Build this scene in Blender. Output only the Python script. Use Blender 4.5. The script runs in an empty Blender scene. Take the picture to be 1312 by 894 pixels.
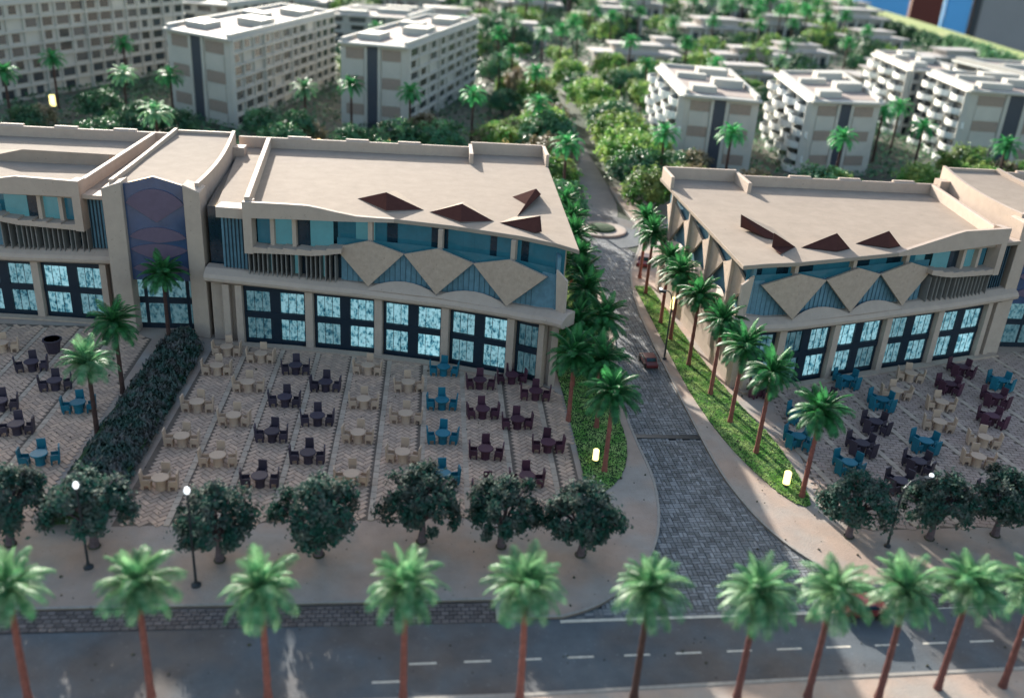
import bpy, bmesh, math, random
from mathutils import Vector, Matrix
from math import radians as rad, sin, cos, pi

random.seed(7)
RND = random.Random(11)

# ------------------------------------------------------------------ camera, sky, sun, exposure
scene = bpy.context.scene
cd = bpy.data.cameras.new('camera')
cam = bpy.data.objects.new('camera', cd)
scene.collection.objects.link(cam)
cam.matrix_world = Matrix(((0.995769, -0.027946, -0.08754, 0), (-0.067939, 0.417557, -0.906107, 0),
                           (0.061875, 0.908221, 0.413892, 32.0), (0, 0, 0, 1)))
cd.sensor_width = 36; cd.lens = 32.57
cd.clip_start = 0.5; cd.clip_end = 3000
cd.dof.use_dof = True; cd.dof.focus_distance = 69; cd.dof.aperture_fstop = 0.082
scene.camera = cam

SUN_EL, SUN_X, SUN_Y = 17.5, -0.29, 0.957          # the sun stands behind the scene, a little to the left
wd = bpy.data.worlds.new('World'); scene.world = wd; wd.use_nodes = True
nt = wd.node_tree; bgn = nt.nodes['Background']
sky = nt.nodes.new('ShaderNodeTexSky'); sky.sky_type = 'NISHITA'; sky.sun_disc = False
sky.sun_elevation = rad(SUN_EL); sky.sun_rotation = math.atan2(SUN_X, SUN_Y)
sky.air_density = 1.2; sky.dust_density = 2.0; sky.ozone_density = 1.0
nt.links.new(sky.outputs[0], bgn.inputs[0]); bgn.inputs[1].default_value = 0.13
sd = bpy.data.lights.new('sun', 'SUN'); sun = bpy.data.objects.new('sun', sd); scene.collection.objects.link(sun)
sd.energy = 5.0; sd.angle = rad(0.6); sd.color = (1.0, 0.95, 0.86)
sv = Vector((SUN_X * cos(rad(SUN_EL)), SUN_Y * cos(rad(SUN_EL)), sin(rad(SUN_EL))))
sun.rotation_euler = sv.to_track_quat('Z', 'Y').to_euler(); sun.location = (0, 0, 80)
vs = scene.view_settings
vs.view_transform = 'Standard'; vs.look = 'None'; vs.gamma = 1; vs.use_curve_mapping = False
vs.exposure = 1.38

# ------------------------------------------------------------------ helpers
COL = scene.collection
PI = pi

def tag(o, label=None, cat=None, group=None, kind=None):
    if label: o['label'] = label
    if cat: o['category'] = cat
    if group: o['group'] = group
    if kind: o['kind'] = kind
    return o

def link(name, me, parent=None, loc=(0, 0, 0), rot=(0, 0, 0), scale=(1, 1, 1)):
    o = bpy.data.objects.new(name, me); COL.objects.link(o)
    if parent: o.parent = parent
    o.location = loc; o.rotation_euler = rot; o.scale = scale
    return o

def empty(name, loc, rz=0, label=None, cat=None, group=None):
    o = bpy.data.objects.new(name, None); COL.objects.link(o)
    o.location = loc; o.rotation_euler = (0, 0, rz); o.empty_display_size = 0.3
    tag(o, label, cat, group)
    return o

def copy_tree(o, parent=None):
    c = o.copy(); COL.objects.link(c)
    if parent: c.parent = parent
    for ch in KIDS.get(o.name, ()):  # parts made with part()
        copy_tree(ch, c)
    return c
KIDS = {}
def part(name, me, parent, **k):
    o = link(name, me, parent, **k)
    if name in ('leg_frame', 'glazing_bar', 'twigs'): o['kind'] = 'stuff'
    KIDS.setdefault(parent.name, []).append(o)
    return o

ORD = ['zeroth', 'first', 'second', 'third', 'fourth', 'fifth', 'sixth', 'seventh', 'eighth', 'ninth', 'tenth', 'eleventh', 'twelfth', 'thirteenth', 'fourteenth', 'fifteenth', 'sixteenth']

class MB:
    """collects solids; build() makes ONE mesh"""
    def __init__(s): s.v = []; s.f = []; s.t = []
    def poly(s, pts):
        n = len(s.v); s.v += [tuple(p) for p in pts]; s.f.append(tuple(range(n, n + len(pts))))
    def solid(s, front, back):
        n = len(s.v); k = len(front)
        s.v += [tuple(p) for p in front] + [tuple(p) for p in back]
        s.f.append(tuple(range(n, n + k))); s.f.append(tuple(range(n + 2 * k - 1, n + k - 1, -1)))
        for i in range(k):
            j = (i + 1) % k
            s.f.append((n + i, n + k + i, n + k + j, n + j))
    def box(s, x0, x1, y0, y1, z0, z1, f=None):
        p = [(x0, y0), (x1, y0), (x1, y1), (x0, y1)]
        a = [(x, y, z0) for x, y in p]; b = [(x, y, z1) for x, y in p]
        if f: a = [f(*q) for q in a]; b = [f(*q) for q in b]
        s.solid(a, b)
    def prism(s, poly, z0, z1):
        s.solid([(x, y, z0) for x, y in poly], [(x, y, z1) for x, y in poly])
    def tube(s, pts, rad_, n=8, cap=True):
        base = len(s.v)
        for i, p in enumerate(pts):
            p = Vector(p)
            d = (Vector(pts[min(i + 1, len(pts) - 1)]) - Vector(pts[max(i - 1, 0)])).normalized()
            a = d.orthogonal().normalized() if abs(d.z) < .95 else Vector((1, 0, 0))
            a = (a - d * a.dot(d)).normalized(); b = d.cross(a)
            r = rad_[i] if hasattr(rad_, '__len__') else rad_
            for k in range(n):
                t = 2 * PI * k / n
                s.v.append(tuple(p + a * (r * cos(t)) + b * (r * sin(t))))
        for i in range(len(pts) - 1):
            for k in range(n):
                q = (k + 1) % n
                s.f.append((base + i * n + k, base + i * n + q, base + (i + 1) * n + q, base + (i + 1) * n + k))
        if cap:
            s.f.append(tuple(base + k for k in range(n))[::-1])
            s.f.append(tuple(base + (len(pts) - 1) * n + k for k in range(n)))
    def lathe(s, prof, n=16, c=(0, 0, 0)):
        s.tube([(c[0], c[1], c[2] + z) for r, z in prof], [max(r, .001) for r, z in prof], n)
    def mesh(s, name, mat, recalc=True, smooth=False, tint=None):
        me = bpy.data.meshes.new(name)
        me.from_pydata(s.v, [], s.f)
        if recalc:
            bm = bmesh.new(); bm.from_mesh(me)
            bmesh.ops.recalc_face_normals(bm, faces=bm.faces); bm.to_mesh(me); bm.free()
        if mat: me.materials.append(mat)
        if smooth: me.polygons.foreach_set('use_smooth', [True] * len(me.polygons))
        if tint is not None:
            at = me.attributes.new('tint', 'FLOAT', 'FACE'); at.data.foreach_set('value', tint)
        me.update()
        return me

def bevelled(o, w=0.03, seg=1):
    m = o.modifiers.new('bevel', 'BEVEL'); m.width = w; m.segments = seg; m.limit_method = 'ANGLE'; m.angle_limit = rad(40)
    return o

# ------------------------------------------------------------------ materials
def mat(name, col, rough=.8, var=.12, scale=3.0, bump=.0, bscale=20., tint=0., speck=0., spec=.3, emis=None, estr=0, obj_rand=0., metallic=0., second=None):
    m = bpy.data.materials.new(name); m.use_nodes = True
    n = m.node_tree.nodes; l = m.node_tree.links; b = n['Principled BSDF']
    b.inputs['Roughness'].default_value = rough
    b.inputs['Specular IOR Level'].default_value = spec
    b.inputs['Metallic'].default_value = metallic
    tc = n.new('ShaderNodeTexCoord')
    nz = n.new('ShaderNodeTexNoise'); nz.inputs['Scale'].default_value = scale; nz.inputs['Detail'].default_value = 6; nz.inputs['Roughness'].default_value = .65
    l.new(tc.outputs['Object'], nz.inputs['Vector'])
    mr = n.new('ShaderNodeMapRange'); mr.inputs[1].default_value = .3; mr.inputs[2].default_value = .7
    mr.inputs[3].default_value = 1 - var; mr.inputs[4].default_value = 1 + var
    l.new(nz.outputs['Fac'], mr.inputs[0])
    cur = mr.outputs[0]
    def mul(a, bsock):
        x = n.new('ShaderNodeMath'); x.operation = 'MULTIPLY'; l.new(a, x.inputs[0]); l.new(bsock, x.inputs[1]); return x.outputs[0]
    if tint:
        at = n.new('ShaderNodeAttribute'); at.attribute_name = 'tint'
        r2 = n.new('ShaderNodeMapRange'); r2.inputs[3].default_value = 1 - tint; r2.inputs[4].default_value = 1 + tint
        l.new(at.outputs['Fac'], r2.inputs[0]); cur = mul(cur, r2.outputs[0])
    if obj_rand:
        oi = n.new('ShaderNodeObjectInfo')
        r3 = n.new('ShaderNodeMapRange'); r3.inputs[3].default_value = 1 - obj_rand; r3.inputs[4].default_value = 1 + obj_rand
        l.new(oi.outputs['Random'], r3.inputs[0]); cur = mul(cur, r3.outputs[0])
    if speck:
        n2 = n.new('ShaderNodeTexNoise'); n2.inputs['Scale'].default_value = 5.5; n2.inputs['Detail'].default_value = 3
        l.new(tc.outputs['Object'], n2.inputs['Vector'])
        r4 = n.new('ShaderNodeMapRange'); r4.inputs[1].default_value = .27; r4.inputs[2].default_value = .33; r4.inputs[3].default_value = 1 - speck; r4.inputs[4].default_value = 1
        l.new(n2.outputs['Fac'], r4.inputs[0]); cur = mul(cur, r4.outputs[0])
    base = n.new('ShaderNodeMix'); base.data_type = 'RGBA'; base.blend_type = 'MIX'
    base.inputs[6].default_value = (*col, 1); base.inputs[7].default_value = (*(second or col), 1)
    if second:
        n5 = n.new('ShaderNodeTexNoise'); n5.inputs['Scale'].default_value = scale * .37; n5.inputs['Detail'].default_value = 4
        l.new(tc.outputs['Object'], n5.inputs['Vector'])
        r5 = n.new('ShaderNodeMapRange'); r5.inputs[1].default_value = .42; r5.inputs[2].default_value = .6
        l.new(n5.outputs['Fac'], r5.inputs[0])
        if tint:
            at2 = n.new('ShaderNodeAttribute'); at2.attribute_name = 'tint'
            ad = n.new('ShaderNodeMath'); ad.operation = 'ADD'; ad.use_clamp = True
            mm = n.new('ShaderNodeMath'); mm.operation = 'MULTIPLY_ADD'; mm.inputs[1].default_value = 1.6; mm.inputs[2].default_value = -.8
            l.new(at2.outputs['Fac'], mm.inputs[0]); l.new(mm.outputs[0], ad.inputs[0]); l.new(r5.outputs[0], ad.inputs[1])
            l.new(ad.outputs[0], base.inputs[0])
        else: l.new(r5.outputs[0], base.inputs[0])
    else: base.inputs[0].default_value = 0
    vm = n.new('ShaderNodeVectorMath'); vm.operation = 'SCALE'
    l.new(base.outputs[2], vm.inputs[0]); l.new(cur, vm.inputs['Scale'])
    l.new(vm.outputs[0], b.inputs['Base Color'])
    if bump:
        n6 = n.new('ShaderNodeTexNoise'); n6.inputs['Scale'].default_value = bscale; n6.inputs['Detail'].default_value = 4
        l.new(tc.outputs['Object'], n6.inputs['Vector'])
        bp = n.new('ShaderNodeBump'); bp.inputs['Strength'].default_value = bump; bp.inputs['Distance'].default_value = .05
        l.new(n6.outputs['Fac'], bp.inputs['Height']); l.new(bp.outputs[0], b.inputs['Normal'])
    if emis:
        b.inputs['Emission Color'].default_value = (*emis, 1); b.inputs['Emission Strength'].default_value = estr
    return m

def leaf_mat(name, c1, c2, trans=.35, rough=.5, orand=.2, scale=1.5, spec=.4):
    m = mat(name, c1, rough=rough, var=.35, scale=scale * 3, second=c2, obj_rand=orand, spec=spec)
    n = m.node_tree.nodes; l = m.node_tree.links; b = n['Principled BSDF']; out = n['Material Output']
    src = b.inputs['Base Color'].links[0].from_socket
    tr = n.new('ShaderNodeBsdfTranslucent'); l.new(src, tr.inputs['Color'])
    mx = n.new('ShaderNodeMixShader'); mx.inputs[0].default_value = trans
    l.new(b.outputs[0], mx.inputs[1]); l.new(tr.outputs[0], mx.inputs[2]); l.new(mx.outputs[0], out.inputs['Surface'])
    return m

def lit_window(name, strength, seed):
    """backlit glass with a printed shop interior: pale cyan ground, dark uprights and blots"""
    m = bpy.data.materials.new(name); m.use_nodes = True
    n = m.node_tree.nodes; l = m.node_tree.links; b = n['Principled BSDF']
    tc = n.new('ShaderNodeTexCoord')
    oi = n.new('ShaderNodeObjectInfo')
    ad = n.new('ShaderNodeVectorMath'); ad.operation = 'ADD'; sc = n.new('ShaderNodeVectorMath'); sc.operation = 'SCALE'; sc.inputs['Scale'].default_value = 40
    cb = n.new('ShaderNodeCombineXYZ'); l.new(oi.outputs['Random'], cb.inputs[0]); l.new(oi.outputs['Random'], cb.inputs[1]); l.new(cb.outputs[0], sc.inputs[0])
    l.new(tc.outputs['Object'], ad.inputs[0]); l.new(sc.outputs[0], ad.inputs[1])
    mp = n.new('ShaderNodeMapping'); mp.inputs['Scale'].default_value = (3.4, 3.4, 1.9); mp.inputs['Location'].default_value = (seed, seed * 2, seed)
    l.new(ad.outputs[0], mp.inputs[0])
    n1 = n.new('ShaderNodeTexNoise'); n1.inputs['Scale'].default_value = 1; n1.inputs['Detail'].default_value = 5; n1.inputs['Roughness'].default_value = .7; l.new(mp.outputs[0], n1.inputs['Vector'])
    v1 = n.new('ShaderNodeTexVoronoi'); v1.inputs['Scale'].default_value = 3.2; l.new(ad.outputs[0], v1.inputs['Vector'])
    r1 = n.new('ShaderNodeValToRGB')
    r1.color_ramp.elements[0].position = .34; r1.color_ramp.elements[0].color = (.01, .05, .08, 1)
    r1.color_ramp.elements[1].position = .56; r1.color_ramp.elements[1].color = (.34, .64, .74, 1)
    e = r1.color_ramp.elements.new(.42); e.color = (.06, .24, .33, 1)
    e = r1.color_ramp.elements.new(.47); e.color = (.22, .46, .52, 1)
    l.new(n1.outputs['Fac'], r1.inputs[0])
    r2 = n.new('ShaderNodeMapRange'); r2.inputs[1].default_value = .1; r2.inputs[2].default_value = .45; r2.inputs[3].default_value = .55; r2.inputs[4].default_value = 1.15
    l.new(v1.outputs['Distance'], r2.inputs[0])
    vm = n.new('ShaderNodeVectorMath'); vm.operation = 'SCALE'; l.new(r1.outputs[0], vm.inputs[0]); l.new(r2.outputs[0], vm.inputs['Scale'])
    l.new(vm.outputs[0], b.inputs['Emission Color'])
    r9 = n.new('ShaderNodeMapRange'); r9.inputs[3].default_value = strength * .45; r9.inputs[4].default_value = strength * 1.15
    l.new(oi.outputs['Random'], r9.inputs[0]); l.new(r9.outputs[0], b.inputs['Emission Strength'])
    b.inputs['Base Color'].default_value = (.02, .06, .08, 1); b.inputs['Roughness'].default_value = .12
    return m

M = {}
M['plaster'] = mat('plaster', (.42, .33, .27), rough=.75, var=.07, scale=1.2, speck=.28, bump=.25, bscale=30)
M['roofing'] = mat('roofing', (.30, .245, .20), spec=.08, rough=.9, var=.1, scale=.8, speck=.3, bump=.15, bscale=25)
M['kite'] = mat('facet_panel', (.40, .305, .24), rough=.8, var=.12, scale=3, speck=.45, bump=.4, bscale=18)
M['maroon'] = mat('maroon_panel', (.075, .032, .028), rough=.95, var=.1, spec=.03)
M['navy'] = mat('navy_frame', (.006, .018, .032), rough=.35, var=.1, spec=.5)
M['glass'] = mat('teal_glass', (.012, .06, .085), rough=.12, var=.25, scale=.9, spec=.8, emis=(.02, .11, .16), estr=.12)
M['glass_dark'] = mat('dark_glass', (.01, .025, .04), rough=.1, var=.2, spec=.8)
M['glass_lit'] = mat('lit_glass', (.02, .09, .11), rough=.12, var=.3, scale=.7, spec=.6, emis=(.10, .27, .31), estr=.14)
M['bar'] = mat('blue_bar', (.07, .14, .18), rough=.5)
M['slate'] = mat('blue_louvre', (.10, .20, .26), rough=.5, var=.2, scale=2)
M['win0'] = lit_window('backlit_bright', .33, 3.1)
M['win1'] = lit_window('backlit_medium', .20, 9.7)
M['win2'] = lit_window('backlit_dim', .09, 17.3)
M['fin'] = mat('fin', (.20, .19, .18), rough=.6)
M['paving'] = mat('sidewalk_paving', (.37, .275, .22), rough=.85, var=.12, scale=.7, second=(.33, .285, .25), speck=.4, bump=.5, bscale=9)
M['joint'] = mat('joint_bed', (.15, .112, .088), rough=.9, var=.2)
M['tile'] = mat('plaza_tile', (.47, .33, .25), rough=.8, var=.14, scale=1.5, tint=.09, second=(.54, .365, .265), bump=.3)
M['band'] = mat('band_slab', (.46, .355, .275), rough=.8, var=.12, scale=4, tint=.1, bump=.3)
M['paver'] = mat('road_paver', (.17, .175, .18), rough=.75, var=.22, scale=.6, tint=.35, bump=.4)
M['paver_bed'] = mat('paver_bed', (.022, .024, .03), rough=.9, var=.2)
M['asphalt'] = mat('asphalt', (.092, .105, .118), rough=.85, var=.2, scale=.5, second=(.11, .095, .088), speck=-.6, bump=.6, bscale=14)
M['kerb'] = mat('kerb_stone', (.30, .27, .24), rough=.8, var=.15)
M['paint'] = mat('road_paint', (.55, .50, .42), rough=.8, var=.25, scale=6)
M['soil'] = mat('soil', (.045, .05, .03), rough=.95, var=.3, scale=.5, second=(.09, .08, .06))
M['turf_base'] = mat('turf_base', (.02, .05, .018), rough=.95, var=.3)
M['ground'] = mat('model_ground', (.035, .06, .035), rough=.95, var=.3, scale=.06, second=(.12, .115, .09))
M['grass'] = leaf_mat('grass', (.20, .42, .10), (.46, .60, .22), trans=.35, orand=0, scale=.8, spec=.05, rough=.9)
M['hedge'] = leaf_mat('hedge_leaf', (.03, .075, .055), (.10, .095, .085), trans=.15, orand=0, scale=.8)
M['frond'] = leaf_mat('frond', (.018, .115, .035), (.05, .24, .07), trans=.35, orand=.25)
M['frond2'] = leaf_mat('frond_lit_tint', (.06, .22, .09), (.22, .40, .20), trans=.35, orand=.25)  # pale lit tips of the front fronds are put into the leaf colour
M['trunk'] = mat('palm_trunk', (.22, .075, .058), rough=.65, var=.3, scale=5, bump=.7, bscale=14, obj_rand=.2)
M['trunk_mar'] = mat('palm_trunk_maroon', (.12, .045, .04), rough=.65, var=.3, scale=5, bump=.7, bscale=14)
M['trunk_dark'] = mat('palm_trunk_dark', (.06, .03, .025), rough=.7, var=.3, scale=5, bump=.7)
M['bark'] = mat('bark', (.10, .075, .085), rough=.8, var=.3, scale=5, bump=.5, bscale=12)
M['leaf'] = leaf_mat('tree_leaf', (.022, .085, .06), (.10, .12, .10), trans=.25, orand=.2, spec=.15, rough=.7)
M['twig'] = mat('pale_twig', (.30, .20, .21), rough=.7, var=.3, scale=6)
M['leaf_back'] = leaf_mat('rear_leaf', (.08, .23, .05), (.27, .36, .10), trans=.45, orand=.35, scale=.5)
M['leaf_dark'] = leaf_mat('rear_leaf_dark', (.03, .12, .055), (.09, .22, .08), trans=.2, orand=.3, scale=.5)
M['flower'] = leaf_mat('rear_leaf_russet', (.15, .13, .06), (.26, .20, .12), trans=.2, orand=.3, scale=.5)
M['cream'] = mat('cream_plastic', (.50, .35, .25), rough=.55, var=.08)
M['purple'] = mat('maroon_plastic', (.075, .028, .045), rough=.5, var=.12, obj_rand=.2)
M['navyp'] = mat('indigo_plastic', (.048, .036, .052), rough=.5, var=.12, obj_rand=.2)
M['teal'] = mat('teal_plastic', (.012, .135, .19), rough=.45, var=.12, obj_rand=.15)
M['white'] = mat('white_card', (.42, .41, .38), spec=.15, rough=.8, var=.06, scale=.5)
M['balc'] = mat('balcony_white', (.76, .77, .74), rough=.6, var=.04)
M['block'] = mat('block_card', (.43, .415, .375), rough=.7, var=.08, scale=.3)
M['villa'] = mat('villa_card', (.40, .37, .35), rough=.8, var=.2, scale=3)
M['deck'] = mat('roof_deck', (.30, .24, .21), rough=.8, var=.12, scale=.4)
M['frond_far'] = leaf_mat('frond_far', (.03, .22, .06), (.08, .36, .12), trans=.4, orand=.3)
M['brownp'] = mat('brown_panel', (.27, .215, .18), rough=.7, var=.12)
M['pane'] = mat('dark_pane', (.025, .035, .045), rough=.25, var=.2, spec=.6, obj_rand=.5)
M['strip'] = mat('slate_strip', (.045, .055, .075), rough=.4, var=.12)
M['metal'] = mat('lamp_post', (.045, .05, .055), rough=.4, var=.1, metallic=.4)
M['globe'] = mat('lamp_globe', (.9, .9, .88), rough=.3, var=0, emis=(.9, .95, 1), estr=.5)
M['lantern'] = mat('lantern_glow', (.9, .75, .1), rough=.4, var=0, emis=(1, .83, .32), estr=1.1)
M['lantern_o'] = mat('lantern_orange', (.9, .5, .15), rough=.4, var=0, emis=(1, .66, .28), estr=1.4)
M['car'] = mat('car_paint', (.13, .02, .022), rough=.3, var=.05, spec=.6)
M['carw'] = mat('car_white', (.7, .7, .7), rough=.3, var=.05, spec=.6)
M['rubber'] = mat('rubber', (.02, .02, .02), rough=.8)
M['olive'] = mat('olive_border', (.24, .30, .09), rough=.9, var=.2, scale=.05, second=(.30, .32, .12))
M['bluep'] = mat('blue_panel', (.10, .38, .72), rough=.3, var=.06, scale=.01)
M['redp'] = mat('dark_red_panel', (.11, .018, .012), rough=.5, var=.1, scale=.01)
M['greyp'] = mat('grey_panel', (.26, .25, .25), rough=.6, var=.12, scale=.01)
M['hallfloor'] = mat('hall_floor', (.18, .17, .17), rough=.5, var=.1, scale=.01)

def struct(name, me, parent=None, label=None, kind='structure'):
    o = link(name, me, parent)
    if not parent: o['kind'] = kind
    if label: o['label'] = label
    return o

def inpoly(x, y, P):
    c = False; j = len(P) - 1
    for i in range(len(P)):
        xi, yi = P[i]; xj, yj = P[j]
        if (yi > y) != (yj > y) and x < (xj - xi) * (y - yi) / (yj - yi) + xi: c = not c
        j = i
    return c

def smooth(pts, it=2, closed=False):
    for _ in range(it):
        out = []
        if not closed: out.append(pts[0])
        n = len(pts)
        for i in range(n if closed else n - 1):
            a = pts[i]; b = pts[(i + 1) % n]
            out.append((a[0] * .75 + b[0] * .25, a[1] * .75 + b[1] * .25)); out.append((a[0] * .25 + b[0] * .75, a[1] * .25 + b[1] * .75))
        if not closed: out.append(pts[-1])
        pts = out
    return pts

def ribbon(pts, w, z0, z1, side=1):
    """a strip of width w laid along pts, solid from z0 to z1"""
    mb = MB(); L = []
    for i, p in enumerate(pts):
        a = Vector(pts[max(i - 1, 0)]); b = Vector(pts[min(i + 1, len(pts) - 1)]); d = (b - a).normalized(); nrm = Vector((-d.y, d.x)) * side
        L.append((Vector(p), Vector(p) + nrm * w))
    for i in range(len(L) - 1):
        q = [L[i][0], L[i + 1][0], L[i + 1][1], L[i][1]]
        mb.solid([(v.x, v.y, z0) for v in q], [(v.x, v.y, z1) for v in q])
    bmv = mb
    return bmv

# ------------------------------------------------------------------ ground and paving
RIM = smooth([(150, 15), (176, 120), (196, 230), (221, 351), (243, 464), (274, 640), (330, 900), (380, 1100)], 2)
mb = MB(); mb.prism([(-320, 15), *RIM, (-320, 1100)], -3.0, -.2)
struct('ground', mb.mesh('ground', M['ground']))
mb = ribbon(RIM, 34, -.19, .5, 1)
struct('border_strip', mb.mesh('border', M['olive']), label=None)
mb = MB(); mb.prism([(-900, -100), (1500, -100), (1500, 2600), (-900, 2600)], -41, -40)
struct('hall_floor', mb.mesh('hall_floor', M['hallfloor']))

# road sheet
mb = MB(); mb.poly([(-110, 28.0, -.12), (30, 32.0, -.12), (140, 39.0, -.12), (140, 47.0, -.12), (27, 41.5, -.12), (26, 37.95, -.12), (2, 38.0, -.12), (-110, 34.6, -.12)])
struct('road', mb.mesh('road', M['asphalt'], recalc=False))
SIDE_BED = [(2.5, 36.70), (27.5, 37.95), (27.5, 45), (24, 60), (24, 92), (17, 114), (12, 114), (12, 60), (10, 44)]
SROAD = [(4.2, 36.95), (24.2, 37.85), (22.4, 41.2), (20.7, 44), (19.75, 47.5), (19.2, 52), (19.1, 60), (19.05, 79), (20.2, 90), (21.8, 97), (18.3, 100.5), (16.2, 97), (17.2, 86), (16.0, 72), (14.6, 61.6), (14.55, 55.7), (14.85, 50.7), (14.5, 47.1), (13.8, 44.2), (12.6, 41.5), (10.6, 39.1), (8.9, 37.75), (7.1, 37.1)]
mb = MB(); mb.prism(SIDE_BED, -.185, -.165)
sr = struct('side_road', mb.mesh('side_road', M['paver_bed']))

def tiles(kind, region, size, ang, gap, z0, z1, jit=.006, avoid=None, pattern='grid'):
    """returns list of (corner quad at top, tint)"""
    xs = [p[0] for p in region]; ys = [p[1] for p in region]
    cx, cy = (min(xs) + max(xs)) / 2, (min(ys) + max(ys)) / 2
    R_ = math.hypot(max(xs) - min(xs), max(ys) - min(ys)) / 2 + 1
    ca, sa = cos(ang), sin(ang); out = []
    def put(u0, v0, u1, v1):
        um, vm = (u0 + u1) / 2, (v0 + v1) / 2
        X = cx + um * ca - vm * sa; Y = cy + um * sa + vm * ca
        if not inpoly(X, Y, region): return
        if avoid and avoid(X, Y): return
        h = z1 + RND.uniform(-jit, jit); g = gap / 2
        q = [(u0 + g, v0 + g), (u1 - g, v0 + g), (u1 - g, v1 - g), (u0 + g, v1 - g)]
        Q = [(cx + u * ca - v * sa, cy + u * sa + v * ca) for u, v in q]
        out.append((X, Y, Q, h))
    a, b = size
    if pattern == 'herring':
        n = int(R_ / a) + 2
        for k in range(-n, n):
            for m_ in range(-n // 2 - 2, n // 2 + 2):
                ox = k + 4 * m_
                if abs(ox) > n * 1.6: continue
                put(ox * a, k * a, (ox + 2) * a, (k + 1) * a)
                put((ox + 2) * a, (k - 1) * a, (ox + 3) * a, (k + 1) * a)
    elif pattern == 'weave':
        n = int(R_ / a) + 1
        for i in range(-n, n):
            for j in range(-n, n):
                if (i + j) % 2: put(i * a, j * a, (i + 1) * a, (j + .5) * a); put(i * a, (j + .5) * a, (i + 1) * a, (j + 1) * a)
                else: put(i * a, j * a, (i + .5) * a, (j + 1) * a); put((i + .5) * a, j * a, (i + 1) * a, (j + 1) * a)
    else:
        n = int(R_ / a) + 2; k = int(R_ / b) + 2
        for j in range(-k, k):
            sh = .5 * a * (j % 2) if pattern == 'brick' else 0
            for i in range(-n, n): put(i * a + sh, j * b, (i + 1) * a + sh, (j + 1) * b)
    return out, z0

def lay(tl, z0, name, parent, m, single=0, bulk='stuff'):
    """the nearest `single` tiles as objects of their own, the rest as one mesh"""
    tl.sort(key=lambda t: t[0] ** 2 * .0 + t[1])
    mb = MB(); tint = []
    for (X, Y, Q, h) in tl[single:]:
        n = len(mb.v)
        mb.v += [(x, y, z0) for x, y in Q] + [(x, y, h) for x, y in Q]
        mb.f += [(n + 4, n + 5, n + 6, n + 7), (n, n + 1, n + 5, n + 4), (n + 1, n + 2, n + 6, n + 5), (n + 2, n + 3, n + 7, n + 6), (n + 3, n, n + 4, n + 7)]
        tint += [RND.random()] * 5
    o = link(name + 's', mb.mesh(name + 's', m, recalc=False, tint=tint), parent); o['kind'] = bulk
    if not single: return
    kinds = {}
    for (X, Y, Q, h) in tl[:single]:
        w = round(math.dist(Q[0], Q[1]), 2), round(math.dist(Q[1], Q[2]), 2)
        ang = math.atan2(Q[1][1] - Q[0][1], Q[1][0] - Q[0][0])
        t = RND.randrange(4)
        if (w, t) not in kinds:
            m2 = MB(); m2.box(-w[0] / 2, w[0] / 2, -w[1] / 2, w[1] / 2, z0 - .03, 0)
            m2.v = [(x, y, z if z == 0 else -.05) for x, y, z in m2.v]
            kinds[(w, t)] = m2.mesh(name, m, tint=[t / 3.0] * 6)
        link(name, kinds[(w, t)], parent, loc=(X, Y, h), rot=(0, 0, ang))

def in_round(x, y): return math.hypot(x - 19.8, y - 105) < 3.6
SRO = [(x + (0 if y < 37.9 else (.45 if i < 11 else -.45)), y) for i, (x, y) in enumerate(SROAD)]
t_, z_ = tiles('paver', SRO, (.5, .5), rad(3), .045, -.17, -.105, .008, pattern='weave', avoid=lambda x, y: abs(y - 56.05) < .33)
lay(t_, z_, 'paver', sr, M['paver'], 0)
mb = MB(); mb.box(14.45, 19.2, 55.8, 56.3, -.165, -.07)
struct('channel_drain', mb.mesh('drain', M['metal']), sr)

# rear road (asphalt) with roundabout
mb = MB()
rr = smooth([(17.9, 97), (18.6, 103), (20.6, 111), (21.8, 120), (21.9, 150), (22.5, 176), (21.8, 213), (20, 260)], 2)
L_ = []
for i, p in enumerate(rr):
    a = Vector(rr[max(i - 1, 0)]); b = Vector(rr[min(i + 1, len(rr) - 1)]); d = (b - a).normalized(); nn = Vector((d.y, -d.x))
    L_.append((Vector(p) - nn * 1.6, Vector(p) + nn * 2.3))
for i in range(len(L_) - 1):
    a, b = L_[i]; c, d = L_[i + 1]
    mb.poly([(a.x, a.y, -.13), (b.x, b.y, -.13), (d.x, d.y, -.13), (c.x, c.y, -.13)])
M['rear_asphalt'] = mat('rear_asphalt', (.17, .16, .155), rough=.8, var=.2, scale=.3)
struct('rear_road', mb.mesh('rear_road', M['rear_asphalt'], recalc=False))
mb = MB(); mb.prism([(19.4 + 6.2 * cos(t * PI / 18), 105 + 6.8 * sin(t * PI / 18)) for t in range(36)], -.195, -.125)
ra = struct('roundabout_road', mb.mesh('roundabout', M['asphalt']))
mb = MB(); mb.lathe([(3.0, -.12), (3.0, .06), (2.85, .1), (1.6, .1), (.05, .1)], 32, (19.8, 105, 0))
rb = struct('roundabout_island', mb.mesh('roundabout_island', M['paving']))
mb = MB(); mb.lathe([(1.75, .1), (1.6, .3), (1.0, .42), (.05, .5)], 24, (19.8, 105, 0))
link('planting_bed', mb.mesh('planting_bed', M['turf_base']), rb)

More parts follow.
